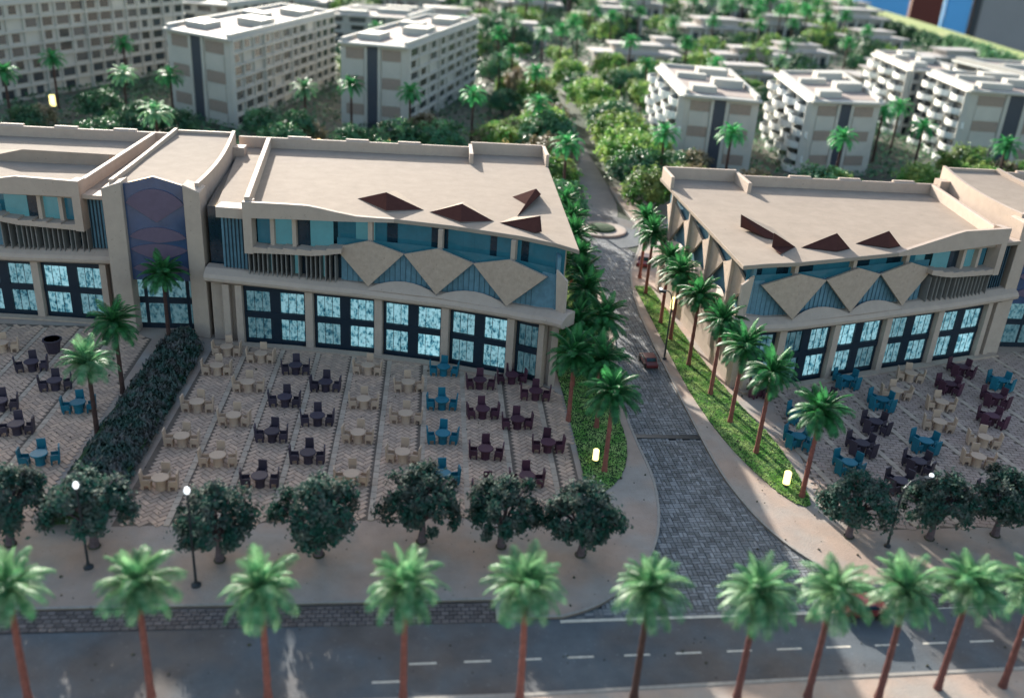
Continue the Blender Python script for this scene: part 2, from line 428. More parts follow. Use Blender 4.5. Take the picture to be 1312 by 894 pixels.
# left island (sidewalk) and right island
LK = smooth([(-110, 33.9), (-18.9, 37.62), (4.0, 38.5)], 0)
LC = [(4.0, 38.5), (4.05, 37.3), (4.4, 37.12), (7.1, 37.15), (8.9, 37.85), (10.7, 39.3), (12.6, 41.7), (13.75, 44.3), (14.4, 47.1), (14.8, 50.7), (14.5, 55.7), (14.5, 61.6), (15.9, 71.8), (17.1, 86), (16.1, 97), (14.2, 104), (14.8, 110), (17, 116), (17, 125)]
LC = LC[:3] + smooth(LC[3:], 2)
ISL = LK[:2] + LC + [(-110, 125)]
mb = MB(); mb.prism(ISL, -.3, 0)
struct('sidewalk', mb.mesh('sidewalk', M['paving']))
RC = smooth([(140, 45.8), (60, 42.2), (34.4, 40.9), (27.8, 40.3), (24.2, 39.3), (22.3, 41.6), (20.75, 44.2), (19.8, 47.7), (19.25, 51.8), (19.15, 60), (19.1, 79), (20.3, 90), (22.6, 97), (24.6, 104), (24.2, 111), (24.0, 118), (24.0, 125)], 2)
mb = MB(); mb.prism(RC + [(140, 125)], -.3, 0)
struct('sidewalk', mb.mesh('sidewalk_right', M['paving']))
mb = ribbon(LC, .17, -.28, .035, 1); struct('kerb', mb.mesh('kerb', M['kerb']))
mb = ribbon(LK, .17, -.28, .035, 1); struct('kerb', mb.mesh('kerb', M['kerb']))
mb = ribbon(RC, .17, -.28, .035, -1); struct('kerb', mb.mesh('kerb', M['kerb']))
# near kerb and pavement at the bottom edge of the picture
mb = MB(); mb.prism([(-110, 15), (140, 15), (140, 41.0), (29.9, 33.4), (17.1, 32.65), (4.7, 31.8), (-20, 30.8), (-110, 28.5)], -.3, 0)
struct('near_sidewalk', mb.mesh('near_sidewalk', M['paving']))
mb = ribbon([(-110, 28.5), (-20, 30.8), (4.7, 31.8), (17.1, 32.65), (29.9, 33.4), (140, 41.0)], .2, -.28, .03, 1)
struct('kerb', mb.mesh('kerb', M['kerb']))

# parking lane of small setts between road and sidewalk
PK = [(-60, 34.35), (3.9, 36.95), (3.85, 38.35), (-18.9, 37.45), (-60, 35.8)]
mb = MB(); mb.prism(PK, -.16, -.118)
pk = struct('parking_lane', mb.mesh('parking_lane', M['paver_bed']))
t_, z_ = tiles('sett', PK, (.42, .3), rad(2), .05, -.12, -.07, .006, pattern='brick')
M['sett'] = mat('sett', (.125, .105, .10), rough=.8, var=.2, tint=.25, bump=.3)
lay(t_, z_, 'sett', pk, M['sett'], 0)
PK2 = [(24.6, 38.0), (60, 39.9), (60, 42.1), (34.4, 40.75), (27.8, 40.15), (24.8, 39.2)]
mb = MB(); mb.prism(PK2, -.16, -.117)
pk2 = struct('parking_lane', mb.mesh('parking_lane_right', M['paver_bed']))
t_, z_ = tiles('sett', PK2, (.42, .3), rad(3), .05, -.12, -.07, .006, pattern='brick')
lay(t_, z_, 'sett', pk2, M['sett'], 0)
mb = MB(); mb.box(3.72, 4.0, 36.9, 38.45, -.115, -.02); link('kerb_end', mb.mesh('kerb_end', M['kerb']), pk)

# painted markings
def dash(x, y, ln, w=.13, a=.05, z=-.112):
    mb = MB(); c, s = cos(a), sin(a)
    q = [(-ln / 2, -w / 2), (ln / 2, -w / 2), (ln / 2, w / 2), (-ln / 2, w / 2)]
    mb.poly([(x + u * c - v * s, y + u * s + v * c, z) for u, v in q])
    o = struct('lane_dash', mb.mesh('lane_dash', M['paint'], recalc=False)); return o
for k in range(14): dash(.05 + k * 2.62 + (0 if k != 3 else -.2), 34.02 + .053 * k * 2.62, 1.3 if k != 2 else .95)
for k in range(1): dash(-1.6 - k * 5.2, 32.85 - .2 * k, 1.35)
mb = ribbon([(7.0, 36.86), (11.6, 37.1), (16.2, 37.32), (21.5, 37.62), (26.9, 38.0), (60, 39.8)], .2, -.165, -.095, 1)
struct('stop_line', mb.mesh('stop_line', M['paint']))

# plazas
STX = [-.36 + 2.85 * k for k in range(-6, 4)]
BANDW = .17
PL = [(-17.6, 44.55), (9.7, 46.25), (9.75, 62.2), (8.9, 63.2), (5.6, 64.9), (.2, 66.9), (-5, 68.1), (-11, 69.0), (-17.3, 69.6)]
mb = MB(); mb.prism(PL, .002, .012)
pl = struct('plaza', mb.mesh('plaza_bed', M['joint']))
t_, z_ = tiles('tile', PL, (.33, .33), rad(45), .05, .01, .045, .006, pattern='herring', avoid=lambda x, y: any(abs(x - s) < BANDW + .04 for s in STX))
lay(t_, z_, 'paving_tile', pl, M['tile'], 300)
t_ = []
for s in STX:
    if s < -17 or s > 9.5: continue
    y = 44.6
    while y < 69:
        if inpoly(s, y + .4, PL):
            t_.append((s, y, [(s - BANDW, y + .02), (s + BANDW, y + .02), (s + BANDW, y + .72), (s - BANDW, y + .72)], .062 + RND.uniform(-.003, .003)))
        y += .75
lay(t_, .01, 'band_slab', pl, M['band'], 0)

# far left plaza
PLL = [(-60, 42.4), (-22.4, 43.9), (-22.2, 55), (-22.4, 70), (-26, 72.2), (-60, 72.2)]
mb = MB(); mb.prism(PLL, .002, .012)
pll = struct('plaza', mb.mesh('plaza_bed_left', M['joint']))
STL = [-.36 + 2.85 * k + .5 for k in range(-22, -8)]
t_, z_ = tiles('tile', [(-42, 42.4), (-22.4, 43.9), (-22.2, 55), (-22.6, 70), (-26, 72), (-48, 72)], (.33, .33), rad(45), .05, .01, .045, .006, pattern='herring', avoid=lambda x, y: any(abs(x - s) < BANDW + .04 for s in STL))
lay(t_, z_, 'paving_tile', pll, M['tile'], 0)
t_ = []
for s in STL:
    y = 44.6
    while y < 71:
        if inpoly(s, y + .4, PLL) and s > -45:
            t_.append((s, y, [(s - BANDW, y + .02), (s + BANDW, y + .02), (s + BANDW, y + .72), (s - BANDW, y + .72)], .062))
        y += .75
lay(t_, .01, 'band_slab', pll, M['band'], 0)

# right plaza, its bands turned about ten degrees
PR = [(24.9, 46.3), (26.9, 45.0), (70, 47.6), (70, 76), (56, 73.4), (50, 71.6), (44.5, 69.8), (40, 68.5), (34.3, 66.3), (30, 64.4), (26.6, 63.2), (25.9, 56)]
mb = MB(); mb.prism(PR, .002, .012)
pr = struct('plaza', mb.mesh('plaza_bed_right', M['joint']))
RA = rad(9.0)
def rline(x, y): return (x - 33.2) * cos(RA) + (y - 63) * sin(RA)      # distance across the bands
t_, z_ = tiles('tile', PR, (.62, .36), rad(-9) , .05, .01, .045, .006, pattern='brick', avoid=lambda x, y: abs((rline(x, y) + 1.45) % 2.9 - 1.45) < .2 or x > 58)
M['tile_r'] = mat('plaza_tile_right', (.42, .31, .25), rough=.8, var=.14, scale=1.5, tint=.16, second=(.37, .27, .225), bump=.3)
lay(t_, z_, 'paving_tile', pr, M['tile_r'], 300)
t_ = []
for k in range(-3, 9):
    for j in range(-40, 20):
        u = k * 2.9; v = j * .75
        X = 33.2 + u * cos(RA) - v * -sin(RA) * -1; Y = 63 + u * sin(RA) + v * cos(RA)
        X = 33.2 + u * cos(RA) - v * sin(RA)
        if X < 58 and inpoly(X, Y, PR):
            Q = [(X + a * cos(RA) - b * sin(RA), Y + a * sin(RA) + b * cos(RA)) for a, b in ((-.2, -.36), (.2, -.36), (.2, .36), (-.2, .36))]
            t_.append((X, Y, Q, .062))
lay(t_, .01, 'band_slab', pr, M['band'], 0)

# planting strips
SL = smooth([(9.85, 72), (10.1, 66), (10.15, 52), (9.95, 48.3), (10.6, 48.2), (12.3, 50.0), (13.3, 52.4), (13.85, 55.7), (13.7, 60.4), (14.5, 67.1), (15.2, 75), (16.1, 88), (14.9, 97), (12, 97)], 1)
SR = smooth([(20.2, 86), (20.15, 74), (20.1, 64.6), (20.35, 59.4), (20.9, 54.9), (21.7, 51.4), (22.9, 48.0), (24.1, 47.2), (24.5, 49.0), (24.6, 52), (24.5, 56), (23.7, 60), (22.9, 66), (22.3, 75), (21.8, 86)], 1)
for nm, P_ in (('lawn_bed', SL), ('lawn_bed', SR)):
    mb = MB(); mb.prism(P_, .002, .05); struct(nm, mb.mesh(nm, M['turf_base']))

def tufts(poly, dens, size, z, m, name, hfun=None, lift=.5):
    xs = [p[0] for p in poly]; ys = [p[1] for p in poly]
    v = []; f = []
    area = (max(xs) - min(xs)) * (max(ys) - min(ys))
    for _ in range(int(area * dens)):
        x = RND.uniform(min(xs), max(xs)); y = RND.uniform(min(ys), max(ys))
        if not inpoly(x, y, poly): continue
        zz = z + (hfun(x, y) if hfun else 0) * RND.uniform(.55, 1)
        n = len(v); a = RND.uniform(0, 2 * PI); s = size * RND.uniform(.6, 1.3)
        for k in range(2):
            aa = a + k * 1.7; dx, dy = cos(aa) * s, sin(aa) * s; tz = s * lift * RND.uniform(.3, 1.3); n = len(v)
            ox, oy = RND.uniform(-s, s) * .6, RND.uniform(-s, s) * .6
            v += [(x + ox - dx * .5, y + oy - dy * .5, zz - s * .15), (x + ox - dy * .35, y + oy + dx * .35, zz + tz * .4), (x + ox + dx * .5, y + oy + dy * .5, zz + tz), (x + ox + dy * .35, y + oy - dx * .35, zz + tz * .35)]
            f.append((n, n + 1, n + 2, n + 3))
    me = bpy.data.meshes.new(name); me.from_pydata(v, [], f); me.materials.append(m)
    return me
o = link('grass', tufts(SL, 110, .11, .05, M['grass'], 'grass')); tag(o, 'short green ground cover on the shaded strip left of the side road', 'grass', kind='stuff')
o = link('grass', tufts(SR, 190, .10, .05, M['grass'], 'grass')); tag(o, 'sunlit bright green ground cover under the palms right of the side road', 'grass', kind='stuff')

HP = [(-19.3, 70.0), (-17.9, 68), (-17.9, 50), (-18.2, 44.9), (-21.4, 44.6), (-21.6, 50), (-21.4, 60), (-21.0, 69.8)]
def hh(x, y): return .95 * max(0, 1 - (abs(x + 19.6) / 1.9) ** 3) + .15 * sin(y * 2.1 + x)
mb = MB(); mb.prism([(x * .93 - 1.37, y) for x, y in HP], 0, .55)
o = link('hedge', mb.mesh('hedge_core', M['turf_base'])); tag(o, 'long dark bushy hedge bed between the two paved plazas on the left', 'hedge')
link('foliage', tufts(HP, 170, .26, .05, M['hedge'], 'hedge_leaves', hh, .9), o)

# ------------------------------------------------------------------ the terraces of shops
class Facade:
    """a wall line; P(s, d, z): s metres along it, d metres out of it"""
    def __init__(self, pts, out):
        self.p = [Vector(p) for p in pts]; self.out = out
        self.L = [0]
        for a, b in zip(self.p, self.p[1:]): self.L.append(self.L[-1] + (b - a).length)
    def __call__(self, s, d, z):
        i = 0
        while i < len(self.p) - 2 and s > self.L[i + 1]: i += 1
        a, b = self.p[i], self.p[i + 1]; t = (b - a).normalized()
        q = a + t * (s - self.L[i]); n = Vector((t.y, -t.x)) * self.out
        # blend the normal a little so that neighbours meet
        q = q + n * d
        return (q.x, q.y, z)
    def box(self, mb, s0, s1, d0, d1, z0, z1, step=2.2):
        k = max(1, int(abs(s1 - s0) / step)); 
        for i in range(k):
            a = s0 + (s1 - s0) * i / k; b = s0 + (s1 - s0) * (i + 1) / k
            lo = [self(a, d0, z0), self(b, d0, z0), self(b, d1, z0), self(a, d1, z0)]
            mb.solid(lo, [(x, y, z1) for x, y, z in lo])
    def plate(self, mb, pts, th):
        mb.solid([self(*p) for p in pts], [self(p[0], p[1] - th, p[2]) for p in pts])
    def sweep(self, mb, sec, ss, zoff=lambda s: 0, doff=lambda s: 0):
        n = len(mb.v); k = len(sec)
        for s in ss:
            mb.v += [self(s, d + doff(s), z + zoff(s)) for d, z in sec]
        for i in range(len(ss) - 1):
            for j in range(k):
                q = (j + 1) % k
                mb.f.append((n + i * k + j, n + i * k + q, n + (i + 1) * k + q, n + (i + 1) * k + j))
        mb.f.append(tuple(n + j for j in range(k))); mb.f.append(tuple(n + (len(ss) - 1) * k + j for j in range(k))[::-1])

ZR = 10.8
def shape(points, s):
    for (a, va), (b, vb) in zip(points, points[1:]):
        if s <= b: return va + (vb - va) * max(0, (s - a)) / (b - a)
    return points[-1][1]

def panes(F, parent, s0, s1, nbay_cols, d, rows, mats, name='window_pane', gap=.4, seed=0, th=.05):
    w = (s1 - s0) / nbay_cols
    for c in range(nbay_cols):
        for (z0, z1) in rows:
            mb = MB(); F.box(mb, s0 + c * w + gap / 2, s0 + (c + 1) * w - gap / 2, d, d + th, z0, z1, 9)
            part(name, mb.mesh(name, mats(c, z0)), parent)

def kite_row(F, root, edges, zs=8.75, zt=9.6, zb=5.95, d=.15, fold=.38):
    for a, b in edges:
        m = (a + b) / 2; mb = MB()
        L_, T_, R_, B_ = (a + .01, d, zs), (m, d + fold * .8, zt), (b - .01, d, zs), (m, d + fold, zb)
        F.plate(mb, [L_, T_, B_], .2); F.plate(mb, [T_, R_, B_], .2)
        part('facade_panel', mb.mesh('facade_panel', M['kite']), root)
    for (a, b), (c, e) in zip(edges, edges[1:]):
        m0, m1 = (a + b) / 2, (c + e) / 2; mb = MB(); N = 8
        arc = [(m0 + (m1 - m0) * i / N, .42 - .5 * sin(PI * i / N), zb - .12 + .62 * sin(PI * i / N) ** .8) for i in range(N + 1)]
        for i in range(N):
            mb.solid([arc[i], arc[i + 1], (arc[i + 1][0], .62, zb - .25), (arc[i][0], .62, zb - .25)], [(q[0], q[1] - .3, q[2] - .3) for q in (arc[i], arc[i + 1])] + [(arc[i + 1][0], .4, zb - .5), (arc[i][0], .4, zb - .5)])
        mb.v = [F(*q) for q in mb.v]
        part('curved_sill', mb.mesh('curved_sill', M['plaster']), root)

def terrace(base, sx, x0, ydict, back, label, litseq, seed, side=True, ZR=10.8, lip=.55):
    PT = ZR + 1.0
    """s runs from the free corner towards the entrance tower"""
    R = random.Random(seed)
    ss = [0, 1.1, 3.9, 9.3, 14.5, 20.5, 27, 28.6]
    F = Facade([(x0 + sx * s, shape(ydict, s)) for s in ss], sx)
    # arc length is close to s (the wall is nearly straight)
    root = empty('shop_terrace', (0, 0, 0), label=label, cat='shopping building')
    S_END = F.L[-1]
    corner = F(0.4, 0, 0)
    # body
    front = [F(s, -.45, 0)[:2] for s in (0.7, 3.9, 9.3, 14.5, 20.5, 25, 28.4)]
    xb0, xb1 = x0 + sx * (0.3 - 1.0 * (1 if side else 0)) + sx * .9, x0 + sx * 28.4
    mb = MB(); mb.prism(front + [(xb1, back - .6), (xb0 - sx * .3, back - .6)], -.1, 5.05)
    part('wall', mb.mesh('ground_floor_wall', M['plaster']), root)
    front = [F(s, -1.0, 0)[:2] for s in (1.0, 3.9, 9.3, 14.5, 20.5, 25, 28.4)]
    mb = MB(); mb.prism(front + [(xb1, back - .6), (xb0 - sx * .1, back - .6)], 5.04, ZR - .36)
    part('wall', mb.mesh('upper_wall', M['glass_dark']), root)
    # step in front
    mb = MB(); F.box(mb, .9, 28.2, .2, .95, 0.012, .16, 2.0); part('step', mb.mesh('step', M['band']), root)
    # columns
    cols = [1.35, 3.95, 9.35, 14.8, 20.4, 26.0, 27.0]
    for c in cols:
        mb = MB(); w = .3 if c < 26 else .26
        F.box(mb, c - w, c + w, -.1, .42, 0, 5.1, 9)
        part('column', mb.mesh('column', M['plaster']), root)
    # shop fronts
    bays = [(1.7, 3.6, 1), (4.3, 9.0, 2), (9.7, 14.45, 2), (15.15, 20.05, 2), (20.75, 25.7, 2)]
    for bi, (a, b, n) in enumerate(bays):
        mb = MB(); F.box(mb, a - .05, b + .05, -.44, -.2, .05, 5.02, 9)
        fr = part('shop_front', mb.mesh('shop_front', M['navy']), root)
        mb = MB()
        F.box(mb, a, b, -.2, .02, 2.28, 2.78, 9); F.box(mb, a, b, -.2, -.02, .06, .42, 9); F.box(mb, a, b, -.2, -.02, 4.55, 4.98, 9)
        F.box(mb, a, a + .16, -.2, -.03, .42, 4.55, 9); F.box(mb, b - .16, b, -.2, -.03, .42, 4.55, 9)
        if n == 2: F.box(mb, (a + b) / 2 - .4, (a + b) / 2 + .4, -.2, .0, .42, 4.55, 9)
        part('frame', mb.mesh('shop_front_frame', M['navy']), fr)
        cells = [(a + .16, b - .16)] if n == 1 else [(a + .16, (a + b) / 2 - .4), ((a + b) / 2 + .4, b - .16)]
        for ci, (p, q) in enumerate(cells):
            for z0, z1 in ((.42, 2.28), (2.78, 4.55)):
                k = litseq[bi][ci] if z0 > 1 else min(2, litseq[bi][ci] + (R.random() < .25))
                mb = MB(); F.box(mb, p + .04, q - .04, -.17, -.12, z0 + .04, z1 - .04, 9)
                part('pane', mb.mesh('pane', M['win%d' % k]), fr)
                mb = MB()
                for e in (.33, .66): F.box(mb, p + (q - p) * e - .02, p + (q - p) * e + .02, -.13, -.09, z0, z1, 9)
                part('glazing_bar', mb.mesh('glazing_bar', M['navy']), fr)
    # floor band between the storeys
    zo = lambda s: shape([(-1.2, .62), (0.2, .45), (2.5, .05), (12, -.08), (20, .02), (26, .25), (28.6, .35)], s)
    do = lambda s: shape([(-1.2, .5), (0.5, .25), (3, .05), (9, 0), (28.6, .1)], s)
    mb = MB(); F.sweep(mb, [(-.9, 4.98), (.55, 4.98), (.78, 5.15), (.8, 5.4), (.62, 5.66), (.0, 6.0), (-.9, 6.05)], [-1.0, -.2, .8, 2.2, 4, 6, 8, 10, 12, 14.5, 17, 20, 23, 26, 27.2, 28.55], zo, do)
    bd = part('floor_band', mb.mesh('floor_band', M['plaster'], smooth=False), root); bevelled(bd, .05, 2)
    # louvred glass behind the facets
    mb = MB(); F.box(mb, .4, 17.9, -.6, -.28, 5.9, 9.0, 2.4)
    gl = part('glazing', mb.mesh('louvre_glazing', M['slate']), root)
    mb = MB()
    s = .6
    while s < 17.8:
        F.box(mb, s, s + .035, -.28, -.22, 6.0, 8.9, 9); s += .42
    part('glazing_bar', mb.mesh('glazing_bar', M['bar']), gl)
    ks = [(1.4, 7.35), (7.35, 12.85), (12.85, 18.3)]
    kite_row(F, root, ks)
    # low coping that follows the foot of the facets
    # end panel at the free corner
    mb = MB(); F.plate(mb, [(-.35, .1, 8.9), (.5, .3, 9.6), (.25, .25, 5.9), (-.6, .45, 6.4)], .2); part('facade_panel', mb.mesh('corner_panel', M['plaster']), root)
    # ribbon windows of the top floor
    s = 1.0; k = 0
    seq = 'dbdtdbttdbtdtlbtl'
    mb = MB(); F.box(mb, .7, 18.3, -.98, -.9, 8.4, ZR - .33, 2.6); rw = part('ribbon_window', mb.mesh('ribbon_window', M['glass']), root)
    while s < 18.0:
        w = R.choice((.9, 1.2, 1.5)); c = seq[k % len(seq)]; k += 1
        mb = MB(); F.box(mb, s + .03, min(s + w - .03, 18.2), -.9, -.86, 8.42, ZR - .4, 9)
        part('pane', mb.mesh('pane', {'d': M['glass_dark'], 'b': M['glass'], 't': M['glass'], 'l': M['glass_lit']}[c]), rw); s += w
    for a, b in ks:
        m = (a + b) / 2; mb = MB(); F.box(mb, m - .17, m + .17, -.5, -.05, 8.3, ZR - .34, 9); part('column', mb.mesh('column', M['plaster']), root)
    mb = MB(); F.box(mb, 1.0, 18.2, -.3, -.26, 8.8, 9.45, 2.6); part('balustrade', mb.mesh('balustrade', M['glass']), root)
    # framed bay next to the tower
    W = lambda s: shape([(13.8, ZR), (16, max(ZR + .1, 11.15)), (20, 12.05), (25.2, 12.0)], s)
    mb = MB(); n0 = len(mb.v); st = [13.8, 15, 16.5, 18, 19.2, 20.2, 22, 24, 25.15]
    lowz = lambda s: shape([(13.8, ZR - .3), (17, ZR - .25), (25.2, 10.75)], s)
    dd = lambda s: shape([(13.8, lip + .02), (17, max(lip, .5) + .2), (25.2, .9)], s)
    for q in range(len(st) - 1):
        a, b = st[q], st[q + 1]
        mb.solid([F(a, dd(a), lowz(a)), F(b, dd(b), lowz(b)), F(b, dd(b), W(b)), F(a, dd(a), W(a))],
                 [F(a, dd(a) - .35, lowz(a)), F(b, dd(b) - .35, lowz(b)), F(b, dd(b) - .35, W(b)), F(a, dd(a) - .35, W(a))])
    part('fascia', mb.mesh('fascia', M['plaster']), root)
    mb = MB(); F.box(mb, 24.5, 25.15, -.3, .88, 7.95, 12.0, 9)
    for q in range(6):
        a = 17.6 + q * 1.15; b = a + 1.16; za = shape([(17.6, 8.55), (19.5, 8.15), (25, 8.0)], a); zb_ = shape([(17.6, 8.55), (19.5, 8.15), (25, 8.0)], b)
        mb.solid([F(a, .85, za), F(b, .85, zb_), F(b, .85, zb_ + .5), F(a, .85, za + .38)], [F(a, -.5, za), F(b, -.5, zb_), F(b, -.5, zb_ + .5), F(a, -.5, za + .38)])
    part('window_frame', mb.mesh('bay_frame', M['plaster']), root)
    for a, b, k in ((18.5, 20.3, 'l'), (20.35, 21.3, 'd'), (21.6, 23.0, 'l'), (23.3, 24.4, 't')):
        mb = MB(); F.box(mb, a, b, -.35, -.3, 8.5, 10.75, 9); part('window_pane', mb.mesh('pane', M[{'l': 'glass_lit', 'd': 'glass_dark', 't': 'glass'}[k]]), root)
    for a in (21.45, 23.15):
        mb = MB(); F.box(mb, a - .15, a + .15, -.35, .15, 8.4, 10.8, 9); part('mullion', mb.mesh('mullion', M['plaster']), root)
    # fins under the frame
    mb = MB(); F.box(mb, 17.8, 25.1, -.75, -.6, 6.0, 8.2, 2.4); part('glazing', mb.mesh('glazing_behind_fins', M['glass_dark']), root)
    s = 17.9; q = 0
    while s < 24.9:
        if q % 5 == 3:
            mb = MB(); F.box(mb, s, s + .28, -.6, -.5, 6.05, 8.1, 9); part('window_pane', mb.mesh('pane', M['glass_lit']), root)
        mb = MB(); F.box(mb, s + .3, s + .37, -.5, .35, 5.95, 8.15, 9); part('fin', mb.mesh('fin', M['fin']), root)
        s += R.choice((.36, .42, .6)); q += 1
    # recess beside the pier
    mb = MB(); F.box(mb, 25.15, 27.2, -.45, -.3, 6.1, 10.6, 9); rc = part('glazing', mb.mesh('recess_glazing', M['slate']), root)
    mb = MB()
    for q in range(7): F.box(mb, 25.25 + q * .28, 25.31 + q * .28, -.3, -.18, 6.1, 10.6, 9)
    part('glazing_bar', mb.mesh('glazing_bar', M['navy']), rc)
    mb = MB(); F.box(mb, 25.1, 27.3, -1, .5, 10.55, ZR + .06, 9); part('ledge', mb.mesh('ledge', M['plaster']), root)
    # roof plate
    re = [F(s, lip, 0)[:2] for s in (-.9, 1.1, 3.9, 9.3, 14.5)] + [F(s, .45, 0)[:2] for s in (17.5, 20.5, 24.8, 27.3)]
    ob = (x0 - sx * 1.0 + sx * (-.3), back + 1.5)
    mb = MB(); mb.prism(re + [(x0 + sx * 28.2, back), (ob[0] + sx * 7.6, back), (ob[0] + sx * 7.6, ob[1]), ob], ZR - .32, ZR)
    rf = part('roof', mb.mesh('roof', M['roofing']), root); bevelled(rf, .05, 2)
    # parapets
    def para(name, a, b, th, z1, z0=ZR - .02, ref=None):
        mb = MB(); a = Vector(a); b = Vector(b); d = (b - a).normalized(); n = Vector((-d.y, d.x)) * th / 2
        q = [a - n, b - n, b + n, a + n]; mb.prism([(v.x, v.y) for v in q], z0, z1)
        o = part(name, mb.mesh(name, M['plaster']), rf); bevelled(o, .03, 1); return o
    xbk = x0 + sx * 26.0
    para('parapet', (x0 + sx * 6.3, back - .2), (x0 + sx * 28.2, back - .2), .3, PT)
    para('parapet', F(24.85, .5, 0)[:2], (x0 + sx * 25.4, back - .45), .4, PT)
    para('parapet', (x0 + sx * 6.1, ob[1] - .2), (ob[0] + sx * .2, ob[1] - .2), .35, PT + .15)
    para('parapet', (x0 + sx * 6.15, ob[1] - .42), (x0 + sx * 6.15, back - 3.2), .35, PT)
    para('parapet', (ob[0] + sx * .18, ob[1] - .42), (ob[0] + sx * .18, back - 2.8), .3, PT + .15)
    for q in (11, 16, 21.5): para('roof_hatch', (x0 + sx * q, back + .15), (x0 + sx * (q + 2.2), back + .15), .38, PT + .12, ZR - .3)
    # folded skylights: dark upright faces, roof-coloured flaps behind
    def sky(L_, B_, R_, T_, K_, name='skylight'):
        mb = MB(); mb.poly([L_, B_, R_, T_]); mb.poly([L_, T_, K_]); mb.poly([T_, R_, K_]); mb.poly([L_, K_, R_, B_])
        fl = part(name, mb.mesh('skylight_flap', M['roofing']), root)
        c = Vector((0, 0, 0))
        for p in (L_, B_, R_, T_): c += Vector(p) / 4
        n = (Vector(R_) - Vector(L_)).cross(Vector(T_) - Vector(B_)).normalized()
        if n.y > 0: n = -n
        mb = MB(); pts = [Vector(p) * .97 + c * .03 for p in (L_, B_, R_, T_)]
        mb.solid([tuple(p + n * .03) for p in pts], [tuple(p - n * .02) for p in pts])
        part('upright_face', mb.mesh('upright_face', M['maroon']), fl)
    return root, F, rf, sky, corner

YL = [(0, 62.9), (1.1, 63.9), (3.9, 65.4), (9.3, 67.3), (14.5, 68.5), (20.5, 69.45), (27, 70.1), (28.6, 70.2)]
YR = [(0, 63.3), (1.8, 63.9), (3.9, 64.3), (6.8, 65.3), (11.1, 66.9), (16.8, 68.9), (21.3, 70.3), (27, 72.3), (28.6, 72.8)]
YLL = [(0, 74.6), (14.5, 74.4), (20.5, 74.0), (28.6, 73.2)]
YRR = [(0, 74.0), (14.5, 74.4), (28.6, 75.5)]

def zz(pts, z): return [(x, y, z) for x, y in pts]
t1, F1, rf1, sky1, c1 = terrace('L', -1, 9.5, YL, 90.3, 'long cream shopping terrace with faceted panels and four dark skylights, left of the side road', [(2, 2), (0, 1), (0, 0), (0, 0), (0, 2)], 5, ZR=11.3, lip=-.35); ZR = 11.3
sky1((-6.2, 73.6, ZR + .01), (-3.7, 70.2, ZR + .06), (-.8, 71.1, ZR + .01), (-3.8, 71.7, ZR + 1.15), (-3.2, 76.6, ZR + .01))
sky1((-.4, 70.6, ZR + .01), (2.0, 68.0, ZR + .06), (4.6, 68.8, ZR + .01), (2.1, 69.5, ZR + 1.1), (2.4, 74.0, ZR + .01))
sky1((5.0, 68.5, ZR + .01), (7.5, 66.1, ZR + .06), (8.05, 66.3, ZR + .1), (7.95, 67.1, ZR + 1.1), (6.2, 70.2, ZR + .01))
mb = MB(); A_, B_, C_, D_, E_ = (6.5, 76.1, ZR + .01), (7.55, 73.7, ZR + .02), (8.3, 74.9, ZR + 1.1), (8.75, 75.1, ZR + .6), (6.5, 70.4, ZR + .03)
mb.poly([A_, C_, (8.4, 78.4, ZR + .01)]); mb.poly([C_, D_, (8.9, 77.2, ZR + .01), (8.4, 78.4, ZR + .01)]); fl = part('skylight', mb.mesh('skylight_flap', M['maroon'], recalc=False), t1)
mb = MB(); mb.solid([A_, B_, C_], [(x + .02, y + .05, z) for x, y, z in (A_, B_, C_)]); part('upright_face', mb.mesh('upright_face', M['maroon']), fl)
mb = MB(); mb.solid([B_, E_, D_, C_], [(x + .06, y + .02, z) for x, y, z in (B_, E_, D_, C_)]); part('side_flap', mb.mesh('side_flap', M['maroon']), fl)
ZR = 10.6
t2, F2, rf2, sky2, c2 = terrace('R', 1, 23.2, YR, 86.6, 'cream shopping terrace with pointed corner beside the red trunked palms, right of the side road', [(1, 1), (2, 0), (0, 0), (1, 0), (0, 0)], 6, ZR=10.6); ZR = 10.6
sky2((25.0, 71.7, ZR + .2), (26.4, 69.4, ZR + .06), (28.1, 68.5, ZR + .01), (24.9, 71.8, ZR + 1.25), (28.0, 72.5, ZR + .01))
sky2((26.0, 66.7, ZR + .2), (26.2, 65.3, ZR + .06), (28.2, 67.5, ZR + .01), (26.0, 66.8, ZR + 1.3), (28.0, 68.6, ZR + .01))
sky2((28.6, 67.4, ZR + .01), (31.2, 66.6, ZR + .06), (32.7, 67.6, ZR + .01), (31.5, 67.9, ZR + 1.15), (32.3, 69.6, ZR + .01))
sky2((33.7, 69.0, ZR + .01), (36.1, 68.0, ZR + .06), (37.4, 68.8, ZR + .01), (36.3, 69.1, ZR + 1.15), (37.0, 71.0, ZR + .01))
t3, F3, rf3, sky3, c3 = terrace('LL', 1, -52.6, YLL, 92.5, 'cream shopping terrace with close upright fins at the far left, cut by the picture edge', [(0, 0), (0, 0), (0, 0), (0, 0), (0, 0)], 7)
t4, F4, rf4, sky4, c4 = terrace('RR', -1, 84.6, YRR, 92.5, 'shopping terrace at the far right edge, behind the right entrance tower', [(1, 1), (1, 0), (0, 0), (1, 0), (0, 0)], 8)
# raised wavy roof fold on the far left wing
mb = MB()
ZR = 10.8
mb.solid([(-40, 82.6, ZR), (-28.4, 82.6, ZR), (-28.4, 82.6, ZR + 1.0), (-35.6, 82.6, ZR + 1.1)], [(-40, 86.5, ZR), (-28.4, 86.5, ZR), (-28.4, 86.4, ZR + .02), (-35.6, 86.4, ZR + .02)])
part('roof_fold', mb.mesh('roof_fold', M['roofing']), rf3)

